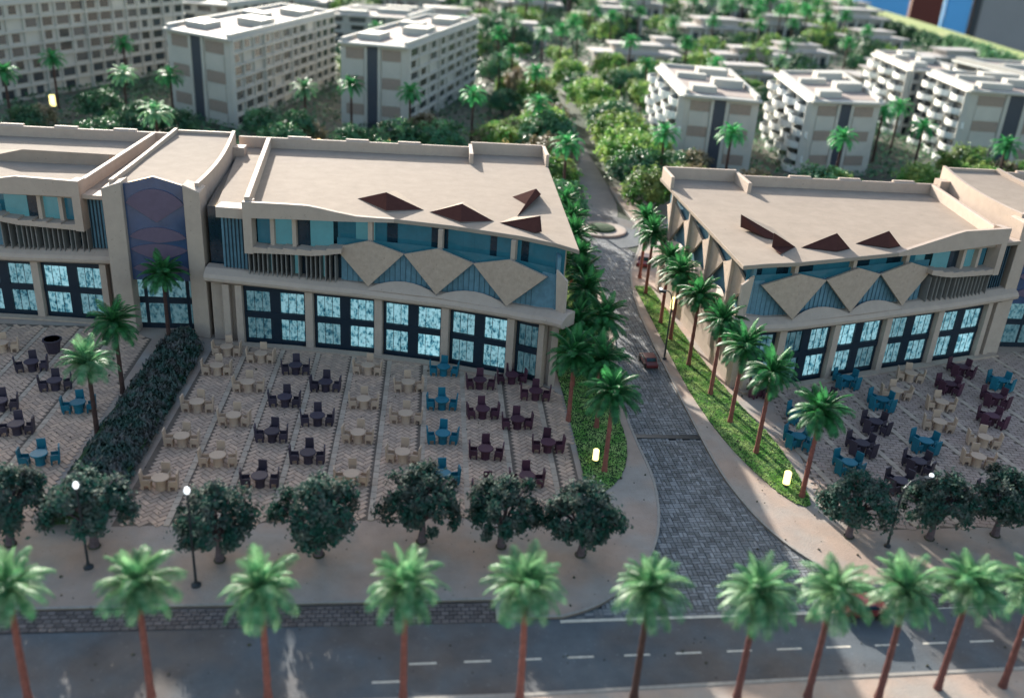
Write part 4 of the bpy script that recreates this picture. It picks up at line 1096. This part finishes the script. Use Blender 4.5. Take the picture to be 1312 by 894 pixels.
# ------------------------------------------------------------------ broad trees
def tree_meshes(seed, rx, rz, th, leaf, size, nclump, nleaf, skirt=.0, twigs=True, flat=.0):
    """returns trunk mesh with limbs and crown mesh of small leaves; crown centre at height th+rz*.75"""
    R = random.Random(seed); cz = th + rz * .72
    mb = MB(); mb.tube([(0, 0, 0), (.05, .02, th * .5), (0, 0, th)], [.26, .17, .16], 8)
    tips = []
    for k in range(nclump):
        # points spread in the outer part of a lumpy dome
        u = R.uniform(-.5 if not twigs else -.25, 1); a = R.uniform(0, 2 * PI); q = math.sqrt(1 - u * u)
        lump = 1 + .16 * sin(a * 3 + seed) * q + .1 * sin(a * 5 + u * 4)
        r = R.uniform(.55, 1.0) ** .5 * lump
        tips.append((q * cos(a) * rx * r, q * sin(a) * rx * r, cz + u * rz * r - (.25 * q * skirt)))
    for k in range(26 if twigs else 9):
        t = tips[k % len(tips)]
        m_ = (t[0] * .45, t[1] * .45, th + (t[2] - th) * .5 + .12)
        mb.tube([(0, 0, th * .8), m_, (t[0] * .92, t[1] * .92, t[2])], [.1, .055, .02], 5, False)
    tr = mb.mesh('trunk', M['bark'], recalc=False)
    v = []; f = []
    for t in tips:
        cs = size * R.uniform(1.6, 2.6) * (1 + (nleaf > 50) * .35)
        up = Vector((t[0] / rx, t[1] / rx, (t[2] - cz) / rz + .5)).normalized()
        for j in range(nleaf):
            o = Vector((R.gauss(0, 1), R.gauss(0, 1), R.gauss(0, 1))) * cs * .42
            c = Vector(t) + o; n = (up + Vector((R.uniform(-.8, .8), R.uniform(-.8, .8), R.uniform(-.5, .8)))).normalized()
            a = n.orthogonal().normalized(); b = n.cross(a); ang = R.uniform(0, 6.28); a, b = a * cos(ang) + b * sin(ang), b * cos(ang) - a * sin(ang)
            s = size * R.uniform(.6, 1.2); k0 = len(v)
            v += [tuple(c - a * s), tuple(c - b * s * .5 + n * s * .2), tuple(c + a * s), tuple(c + b * s * .5 + n * s * .2)]
            f.append((k0, k0 + 1, k0 + 2, k0 + 3))
    me = bpy.data.meshes.new('crown'); me.from_pydata(v, [], f); me.materials.append(leaf)
    tw = None
    if twigs:
        mb = MB()
        for k in range(220):
            t = tips[R.randrange(len(tips))]
            if t[2] < cz: continue
            d = Vector((t[0], t[1], (t[2] - th) * .7)).normalized(); p = Vector(t)
            mb.tube([tuple(p - d * .5), tuple(p + d * R.uniform(.2, .45))], [.04, .02], 4, False)
        tw = mb.mesh('twig', M['twig'], recalc=False)
    return tr, me, tw
FT = [tree_meshes(100 + k, 1.9, 1.6, 1.55, M['leaf'], .15, 82, 84, 1.6) for k in range(4)]
ft = [(-22.3, 42.8), (-17.9, 42.7), (-11.0, 41.6), (-5.8, 42.1), (-.2, 43.4), (4.3, 43.0), (8.75, 42.3), (25.3, 44.3), (30.3, 44.2), (34.7, 44.6), (39.2, 44.9)]
labs = ['dark broad tree at the left picture edge', 'wide dark tree at the near end of the hedge bed', 'dark tree with pale upright twigs behind the globe lamp', 'dark tree with a leaning trunk, fourth from the left on the sidewalk', 'dense round dark tree at the middle of the left sidewalk row',
        'dense dark tree with hanging side clumps, second from the side road on the left', 'dark tree nearest the side road on the left sidewalk', 'dense dark tree nearest the side road on the right', 'dark tree behind the arm lamp on the right', 'bluish dark tree at the right edge of the sidewalk row', 'last dark tree, just beyond the right edge']
for i, (x, y) in enumerate(ft):
    tr, me, tw = FT[i % 4]
    r = empty('street_tree', (x, y, 0), RND.uniform(0, 6), labs[i], 'tree', 'broad trees along the sidewalk'); s = RND.uniform(1.03, 1.16); s *= .9 if i > 6 else .97; r.scale = (s * (1.12 if i in (1, 2) else 1), s, s)
    part('trunk', tr, r); part('crown', me, r); part('twigs', tw, r)
    mb = MB(); mb.lathe([(.3, 0), (.32, .07), (.12, .1)], 10); part('root_collar', mb.mesh('root_collar', M['soil']), r)

BT = {}
for key, lm in (('yellow', 'leaf_back'), ('dark', 'leaf_dark'), ('russet', 'flower')):
    BT[key] = [tree_meshes(200 + k + len(key), 2.2, 1.7, .8, M[lm], .22, 150, 14, .2, twigs=False) for k in range(2)]
def back_tree(x, y, kind, label, s=1.0, group='leafy trees behind the shops'):
    tr, me, tw = BT[kind][RND.randrange(2)]
    r = empty('leafy_tree', (x, y, -.15), RND.uniform(0, 6), label, 'tree', group); s *= RND.uniform(.85, 1.15); r.scale = (s, s, s * RND.uniform(.85, 1.05))
    part('trunk', tr, r); part('crown', me, r)
# the avenue on both sides of the rear road
av_r = [(27.5, 114), (27.3, 122), (27.5, 129), (28.0, 136), (28.6, 142.5), (29, 149), (29.4, 155.5), (29.6, 162), (30, 169), (30, 177), (29.6, 186), (29, 196), (28, 206)]
for i, (x, y) in enumerate(av_r): back_tree(x, y, 'yellow' if i % 5 != 1 else 'dark', f'yellow green tree in the avenue right of the rear road, {ORD[i + 1]} from the roundabout', 1.75)
av_l = [(14.0, 103), (15.4, 121), (16.3, 131), (16.6, 139), (17, 147), (17.5, 156), (18, 166), (18.5, 178), (17.6, 192)]
for i, (x, y) in enumerate(av_l): back_tree(x, y, ('dark', 'yellow', 'russet')[i % 3], f'leafy tree in the avenue left of the rear road, {ORD[i + 1]} from the roundabout', 1.7)
def clear(x, y):
    for (a, b, c, d) in ((-86, -48, 158, 216), (-48, -14, 148, 208), (-20, 12, 153, 212), (34, 52, 132, 170), (54, 76, 134, 176), (84, 108, 144, 208), (112, 146, 174, 210), (17, 29, 96, 260)):
        if a < x < b and c < y < d: return False
    return True
R_ = random.Random(5); cnt = 0
zones = [(-75, 12, 104, 152, 60, 'rear gardens behind the left terraces', ('dark', 'dark', 'dark', 'russet')), (31, 110, 106, 134, 34, 'rear gardens behind the right terrace', ('dark', 'yellow', 'russet')),
         (35, 90, 170, 240, 70, 'gardens beyond the right hand blocks', ('yellow', 'dark', 'yellow', 'russet')), (-20, 24, 205, 290, 60, 'gardens beyond the third block', ('dark', 'yellow', 'russet')), (52, 88, 135, 175, 16, 'gaps between the right hand blocks', ('yellow', 'dark')),
         (-48, -16, 160, 230, 10, 'gap between two left hand blocks', ('dark',)), (-5, 17, 140, 200, 26, 'strip right of the third block', ('yellow', 'dark', 'russet')), (105, 165, 200, 270, 26, 'gardens near the right rim', ('dark', 'yellow')), (31, 37, 118, 165, 8, 'strip left of the nearest right hand block', ('dark', 'yellow', 'russet'))]
ADJ = {'dark': 'dark green bushy tree', 'yellow': 'yellow green bushy tree', 'russet': 'russet brown bushy tree'}
for (x0, x1, y0, y1, n, where, kinds) in zones:
    for _ in range(n):
        x = R_.uniform(x0, x1); y = R_.uniform(y0, y1)
        if not clear(x, y): continue
        k = kinds[R_.randrange(len(kinds))]
        cell = ('front', 'middle', 'rear')[min(2, int(3 * (y - y0) / (y1 - y0)))] + ' ' + ('left', 'left centre', 'right centre', 'right')[min(3, int(4 * (x - x0) / (x1 - x0)))]
        back_tree(x, y, k, f'{ADJ[k]}, {cell} of {where}', R_.uniform(.9, 1.5), group=f'{k} trees, {cell} of {where}')
import numpy as np
def forest(spots, kind, name, label):
    """a mass of crowns joined into one mesh"""
    tr, me, tw = BT[kind][0]
    co = np.empty(len(me.vertices) * 3, 'f'); me.vertices.foreach_get('co', co); co = co.reshape(-1, 3)[:4 * 900]
    A = []
    for (x, y, sc, a) in spots:
        c, sn = cos(a), sin(a); q = co * sc
        A.append(np.stack([q[:, 0] * c - q[:, 1] * sn + x, q[:, 0] * sn + q[:, 1] * c + y, q[:, 2] - .15], 1))
    A = np.concatenate(A); n = len(A); m = bpy.data.meshes.new(name)
    m.vertices.add(n); m.vertices.foreach_set('co', A.ravel()); m.loops.add(n); m.loops.foreach_set('vertex_index', np.arange(n))
    m.polygons.add(n // 4); m.polygons.foreach_set('loop_start', np.arange(0, n, 4)); m.update(calc_edges=True)
    m.materials.append(me.materials[0]); o = link(name, m); tag(o, label, 'trees', kind='stuff')
spots = {'dark': [], 'yellow': [], 'russet': []}; nfar = 0
while nfar < 330:
    x = R_.uniform(-130, 215); y = R_.uniform(225, 520)
    if x > 130 + (y - 240) * .28 or not clear(x, y): continue
    nfar += 1
    k = ('dark', 'yellow', 'dark', 'yellow', 'dark')[R_.randrange(5)]; sc = R_.uniform(1.1, 2.2)
    if nfar <= 40: back_tree(x, y, k, f'{ADJ[k]} among the villas of the far quarter', sc, group=f'{k} trees in the far quarter')
    else: spots[k].append((x, y, sc, R_.uniform(0, 6)))
forest(spots['dark'], 'dark', 'far_wood', 'mass of dark green trees filling the far quarter')
forest(spots['yellow'], 'yellow', 'far_wood', 'mass of yellow green trees filling the far quarter')
# rim trees
CT = tree_meshes(321, 1.5, 3.2, .5, M['leaf_dark'], .34, 120, 12, 0, twigs=False)
CTb = tree_meshes(322, 1.8, 3.0, .5, M['frond2'], .34, 120, 12, 0, twigs=False)
acc = 0
for a, b in zip(RIM, RIM[1:]):
    ln = math.dist(a, b)
    while acc < ln:
        t = acc / ln; x = a[0] + (b[0] - a[0]) * t - 40; y = a[1] + (b[1] - a[1]) * t
        if 190 < y < 700:
            T = CTb if y < 330 else CT
            r = empty('rim_tree', (x + RND.uniform(-1, 1), y, -.1), RND.uniform(0, 6), ('bright green' if y < 330 else 'dark green') + ' tree in the row along the curved border at top right', 'tree', 'trees along the curved border')
            r.scale = (1.6, 1.6, 1.35 if y < 330 else 1.0); part('trunk', T[0], r); part('crown', T[1], r)
        acc += 9.5
    acc -= ln
# garden ground patches behind the shops
for P_, mm in (([(-90, 100), (10, 100), (12, 150), (-90, 150)], 'soil'), ([(31, 100), (120, 100), (120, 136), (31, 132)], 'soil')):
    mb = MB(); mb.prism(P_, -.199, -.15); struct('garden_soil', mb.mesh('garden_soil', M[mm]))
o = link('shrubbery', tufts([(-90, 101), (11, 101), (12, 150), (-90, 150)], 1.6, .55, -.1, M['leaf_dark'], 'shrubs', lambda x, y: .8)); tag(o, 'low dark shrubs covering the gardens behind the left terraces', 'shrubs', kind='stuff')
o = link('shrubbery', tufts([(31, 101), (120, 101), (120, 136), (31, 132)], 2.0, .5, -.1, M['leaf_back'], 'shrubs', lambda x, y: .7)); tag(o, 'low yellow green shrubs behind the right terrace', 'shrubs', kind='stuff')
for P_, ds in (([(30, 136), (120, 136), (122, 215), (30, 215)], 1.1), ([(-90, 150), (17, 150), (17, 215), (-90, 215)], 1.0)):
    o = link('shrubbery', tufts(P_, ds, .6, -.1, M['leaf_dark'], 'shrubs', lambda x, y: .8)); tag(o, 'low shrubs between the apartment blocks ' + ('right' if P_[0][0] > 0 else 'left') + ' of the rear road', 'shrubs', kind='stuff')
o = link('shrubbery', tufts([(-130, 210), (150, 210), (230, 520), (-160, 520)], .16, 1.1, -.1, M['leaf_dark'], 'shrubs', lambda x, y: 1.2)); tag(o, 'low shrubs filling the ground of the far quarter', 'shrubs', kind='stuff')

# ------------------------------------------------------------------ panels of the hall beyond the rim
def panel(name, x0, x1, y, z0, z1, m, label):
    mb = MB(); mb.box(x0, x1, y, y + 8, z0, z1)
    r = link(name, mb.mesh(name, M[m])); tag(r, label, 'wall panel'); bevelled(r, .6, 2)
Yp = 700
panel('display_panel', .43 * Yp, .489 * Yp, Yp, -40, 60, 'bluep', 'bright blue panel beyond the curved border, left of the dark red one')
panel('display_panel', .493 * Yp, .527 * Yp, Yp + 2, -40, 60, 'redp', 'dark red panel beyond the curved border at the top right')
panel('display_panel', .53 * Yp, .557 * Yp, Yp, -40, 60, 'bluep', 'narrow blue panel right of the dark red one')
panel('display_panel', .559 * Yp, .566 * Yp, Yp - 2, -40, 60, 'navy', 'thin dark post between the narrow blue and the grey panels')
panel('display_panel', .568 * Yp, .75 * Yp, Yp + 1, -40, 60, 'greyp', 'wide grey panel at the top right corner')

# ------------------------------------------------------------------ café furniture
CH = {}
def chair_parts(key):
    if key in CH: return CH[key]
    m = M[key]; P = []
    mb = MB(); mb.box(-.25, .25, -.24, .24, .40, .48); P.append(('seat', mb.mesh('seat', m)))
    mb = MB()
    mb.solid([(-.28, -.30, .12), (.28, -.30, .12), (.28, -.20, .12), (-.28, -.20, .12)], [(-.26, -.37, 1.2), (.26, -.37, 1.2), (.26, -.28, 1.2), (-.26, -.28, 1.2)])
    P.append(('backrest', mb.mesh('backrest', m)))
    mb = MB()
    for a in (-.21, .21):
        for b in (-.2, .19): mb.box(a - .05, a + .05, b - .05, b + .05, 0, .41)
    for a in (-.26, .26): mb.box(a - .03, a + .03, -.25, .2, .3, .68)
    P.append(('leg_frame', mb.mesh('chair_frame', m)))
    CH[key] = P; return P
TB = {}
def table_parts(key):
    if key in TB: return TB[key]
    m = M[key]
    if key == 'cream': prof = [(.34, 0), (.34, .06), (.31, .1), (.30, .66), (.34, .7)]
    else: prof = [(.30, 0), (.28, .1), (.3, .45), (.42, .7)]
    mb = MB(); mb.lathe(prof, 14); a = mb.mesh('pedestal', m)
    mb = MB(); mb.lathe([(.46, .7), (.52, .73), (.52, .78), (.49, .8), (.02, .8)], 20); b = mb.mesh('table_top', m)
    TB[key] = [('pedestal', a), ('table_top', b)]; return TB[key]
CN = {'cream': 'cream', 'purple': 'dark maroon', 'navyp': 'dark indigo', 'teal': 'teal blue'}
def dining(x, y, key, where, rot=0, n=3, z=.05):
    c = CN[key]; rot += RND.uniform(-.09, .09)
    t = empty('cafe_table', (x, y, z), rot, f'{c} round table, {where}', 'table', f'{c} tables')
    for nm, me in table_parts(key): part(nm, me, t)
    spots = {3: [(180, 'left'), (90, 'rear'), (0, 'right')], 4: [(135, 'rear left'), (45, 'rear right'), (225, 'near left'), (315, 'near right')]}[n]
    for deg, nm in spots:
        a = rad(deg) + rot; r = .86 + RND.uniform(-.06, .08)
        r -= .1; ch = empty('cafe_chair', (x + cos(a) * r, y + sin(a) * r, z), a + PI / 2 + RND.uniform(-.2, .2), f'{c} chair, {nm} of its table, {where}', 'chair', f'{c} chairs')
        for pn, me in chair_parts(key): part(pn, me, ch)
colsL = [('cream', -15.95, [67.3, 63.9, 58.1, 53.4, 48.4]), ('cream', -13.15, [66.2, 61.3, 56.3, 51.1]), ('navyp', -10.2, [64.3, 59.1, 54.2, 48.8]), ('navyp', -7.55, [61.6, 56.5, 51.6]),
         ('cream', -4.7, [64.6, 59.1, 54.3, 49.2]), ('cream', -1.65, [61.9, 57.1, 51.9]), ('teal', 1.0, [64.7, 59.2, 54.4, 49.4]), ('purple', 3.8, [62.6, 58.0, 52.5, 47.9]), ('purple', 6.25, [63.6, 56.6, 49.3]), ('purple', 7.95, [61.0, 53.5])]
for ci, (k, x, ys) in enumerate(colsL):
    for ri, y in enumerate(ys):
        dining(x + RND.uniform(-.08, .08), y, k, f'{ORD[ri + 1]} from shops, {ORD[ci + 1]} column from hedge', 0, 3)
for i, (k, x, y) in enumerate([('cream', -32.6, 66.8), ('navyp', -29.2, 63.7), ('navyp', -26.5, 60.8), ('navyp', -28.9, 57.6), ('navyp', -26.6, 54.5), ('teal', -23.8, 57.6), ('teal', -23.8, 50.9), ('navyp', -32.4, 60.2), ('cream', -33.5, 54.5)]):
    dining(x, y, k, f'left of hedge, {ORD[i + 1]} group from the shops', rad(14), 3)
RP = [('cream', 39.3, 65.8), ('cream', 36.6, 62.6), ('cream', 39.4, 60.8), ('cream', 37.6, 57.6), ('cream', 39.9, 55.4), ('cream', 37.9, 52.7), ('purple', 44.5, 67.3), ('purple', 41.7, 64.0), ('purple', 44.5, 62.0), ('purple', 42.3, 58.7),
      ('navyp', 32.6, 57.4), ('navyp', 30.2, 54.2), ('navyp', 33.2, 51.9), ('navyp', 30.8, 49.4), ('purple', 25.6, 62.6), ('navyp', 30.2, 61.2), ('teal', 34.7, 61.0), ('teal', 46.6, 65.0), ('teal', 35.1, 54.7), ('teal', 33.4, 64.6), ('teal', 27.4, 58.6), ('teal', 25.9, 55.0), ('teal', 28.2, 51.6), ('purple', 45.4, 56.6), ('cream', 43.4, 52.6), ('teal', 41.2, 49.6), ('navyp', 36.4, 48.2)]
RP.sort(key=lambda q: (q[0], q[1]))
cnt = {}
for k, x, y in RP:
    cnt[k] = cnt.get(k, 0) + 1
    dining(x, y, k, f'right plaza, {ORD[cnt[k]]} {CN[k]} from its left', rad(-14), 4 if k != 'cream' else 3)
# planter
r = empty('planter', (-28.9, 67.0, .05), 0, 'dark maroon tapered planter before the shop front at the far left', 'planter')
mb = MB(); mb.lathe([(.45, 0), (.62, .95), (.72, 1.0), (.72, 1.12), (.6, 1.12), (.55, .98), (.02, .95)], 10); part('pot', mb.mesh('pot', M['navyp']), r)
mb = MB(); mb.lathe([(.56, 1.0), (.3, 1.08), (.02, 1.1)], 10); part('soil', mb.mesh('soil', M['soil']), r)

# ------------------------------------------------------------------ lamps, lanterns, cars
def globe_lamp(x, y, h, label):
    r = empty('street_lamp', (x, y, 0), 0, label, 'street lamp', 'street lamps')
    mb = MB(); mb.lathe([(.26, 0), (.26, .1), (.1, .2), (.08, .4)], 10); part('base', mb.mesh('lamp_base', M['metal']), r)
    mb = MB(); mb.tube([(0, 0, .3), (0, 0, h)], [.075, .05], 8); part('post', mb.mesh('post', M['metal']), r)
    mb = MB(); mb.lathe([(.02, 0), (.11, .05), (.16, .2), (.11, .36), (.02, .42)], 14, (0, 0, h)); part('globe', mb.mesh('globe', M['globe'], smooth=True), r)
globe_lamp(-11.75, 39.5, 5.6, 'dark post lamp with white globe before the third tree from the left')
globe_lamp(-17.6, 40.9, 4.9, 'lamp standing up through the wide tree at the hedge end')
def arm_lamp(x, y, h, rot, label, reach=1.6):
    r = empty('street_lamp', (x, y, 0), rot, label, 'street lamp', 'street lamps')
    mb = MB(); mb.lathe([(.2, 0), (.2, .1), (.08, .2)], 10); part('base', mb.mesh('lamp_base', M['metal']), r)
    pts = [(0, 0, .1), (0, 0, h * .75), (.05 * reach, 0, h * .88), (.3 * reach, 0, h * .97), (.65 * reach, 0, h), (reach, 0, h * .99)]
    mb = MB(); mb.tube(pts, [.08, .06, .055, .05, .045, .04], 8); part('post', mb.mesh('arm_post', M['metal']), r)
    mb = MB(); mb.box(reach - .1, reach + .45, -.13, .13, h * .97, h * 1.0); hd = part('lamp_head', mb.mesh('lamp_head', M['metal']), r)
    mb = MB(); mb.lathe([(.02, 0), (.13, .04), (.12, .14), (.02, .2)], 12, (reach + .35, 0, h * 1.0)); part('lamp_glass', mb.mesh('lamp_glass', M['globe']), hd)
arm_lamp(19.45, 68.9, 6.0, rad(160), 'curved arm lamp at the kerb right of the side road', .7)
arm_lamp(27.3, 43.4, 4.6, rad(15), 'arm lamp between two dark trees on the right sidewalk', 1.5)
def lantern(x, y, label, m='lantern', s=1.0, z=0):
    r = empty('garden_lantern', (x, y, z), RND.uniform(0, 1), label, 'lantern', 'glowing lanterns'); r.scale = (s, s, s)
    mb = MB(); mb.lathe([(.12, 0), (.1, .2), (.2, .24)], 10); part('base', mb.mesh('lantern_base', M['metal']), r)
    mb = MB(); mb.lathe([(.2, .24), (.2, .95), (.16, 1.0), (.02, 1.02)], 12); part('lamp_glass', mb.mesh('lantern_glass', M[m]), r)
lantern(11.1, 52.3, 'small glowing yellow lantern beside the front palm left of the side road')
lantern(23.25, 49.7, 'yellow lantern on the bright green strip beside the front palm, right of the road', s=1.15)
lantern(10.9, 79.5, 'yellow lantern at the right corner of the left terrace', s=1.1)
lantern(22.6, 79.5, 'pale yellow lantern among the palms behind the curved lamp', s=1.4)
for x, y, m_, l, s in ((-61.8, 157, 'lantern', 'glowing lantern before the top left corner block', 2.2), (-20.6, 142, 'lantern_o', 'glowing lantern under the sunlit palm before the second block', 2.3), (-7.0, 140.5, 'lantern_o', 'glowing lantern before the third block', 1.7),
                       (-17.2, 138, 'lantern_o', 'small orange lantern right of the one under the sunlit palm', 1.3), (10.4, 140, 'lantern_o', 'orange glowing lantern among trees right of the third block', 2.2), (-52, 128, 'lantern_o', 'small orange lantern in the shaded garden at far left', 1.0)):
    lantern(x, y, l, m_, s, z=.6)
def car(x, y, rot, m, label, s=1.0):
    r = empty('parked_car', (x, y, -.1), rot, label, 'car', 'cars'); r.scale = (s, s, s)
    mb = MB()
    prof = [(-1.9, .3), (-1.95, .75), (-1.3, .95), (-.9, 1.38), (.6, 1.42), (1.35, 1.0), (1.9, .85), (1.95, .3)]
    mb.solid([(a, -.8, b) for a, b in prof], [(a, .8, b) for a, b in prof]); b_ = part('body', mb.mesh('car_body', M[m]), r); bevelled(b_, .12, 3)
    mb = MB(); q = [(-.95, 1.02), (-.75, 1.32), (.52, 1.36), (1.05, 1.02)]
    mb.solid([(a, -.82, b) for a, b in q], [(a, .82, b) for a, b in q]); part('side_window', mb.mesh('car_glass', M['glass_dark']), r)
    mb = MB(); mb.solid([(-1.27, -.66, .99), (-1.27, .66, .99), (-.93, .6, 1.36), (-.93, -.6, 1.36)], [(-1.3, -.66, 1.0), (-1.3, .66, 1.0), (-.96, .6, 1.38), (-.96, -.6, 1.38)]); part('rear_window', mb.mesh('rear_glass', M['glass_dark']), r)
    for a in (-1.2, 1.2):
        for c in (-.8, .8):
            mb = MB(); mb.tube([(a, c - .1, .32), (a, c + .1, .32)], .32, 12); w = part('wheel', mb.mesh('wheel', M['rubber']), r)
car(17.9, 68.0, rad(95), 'car', 'small dark red car on the paved side road, just before the curved lamp', .62)
car(23.2, 37.6, rad(5), 'car', 'dark red car at the road mouth behind the seventh and eighth front palms', .7)
car(22.6, 93, rad(70), 'car', 'red car behind the palms near the roundabout', .8)

# ------------------------------------------------------------------ crumbs and grit lying on the paving
R_ = random.Random(91); mb = MB()
for _ in range(900):
    x = R_.uniform(-34, 50); y = R_.uniform(32, 69); z = .07
    if y < 37.3: z = -.115
    elif inpoly(x, y, SRO): z = -.1
    elif y < 44.4: z = .0
    q = R_.uniform(.02, .06) if R_.random() < .93 else R_.uniform(.07, .11); a = R_.uniform(0, 6)
    b = [(x + q * cos(a + k * 1.57) * R_.uniform(.7, 1.2), y + q * sin(a + k * 1.57) * R_.uniform(.7, 1.2)) for k in range(4)]
    mb.solid([(u, v, z) for u, v in b], [(x + (u - x) * .6, y + (v - y) * .6, z + q * .9) for u, v in b])
o = link('grit', mb.mesh('grit', M['soil'], recalc=False)); tag(o, 'dark crumbs of grit scattered over plaza, pavement and road', 'grit', kind='stuff')
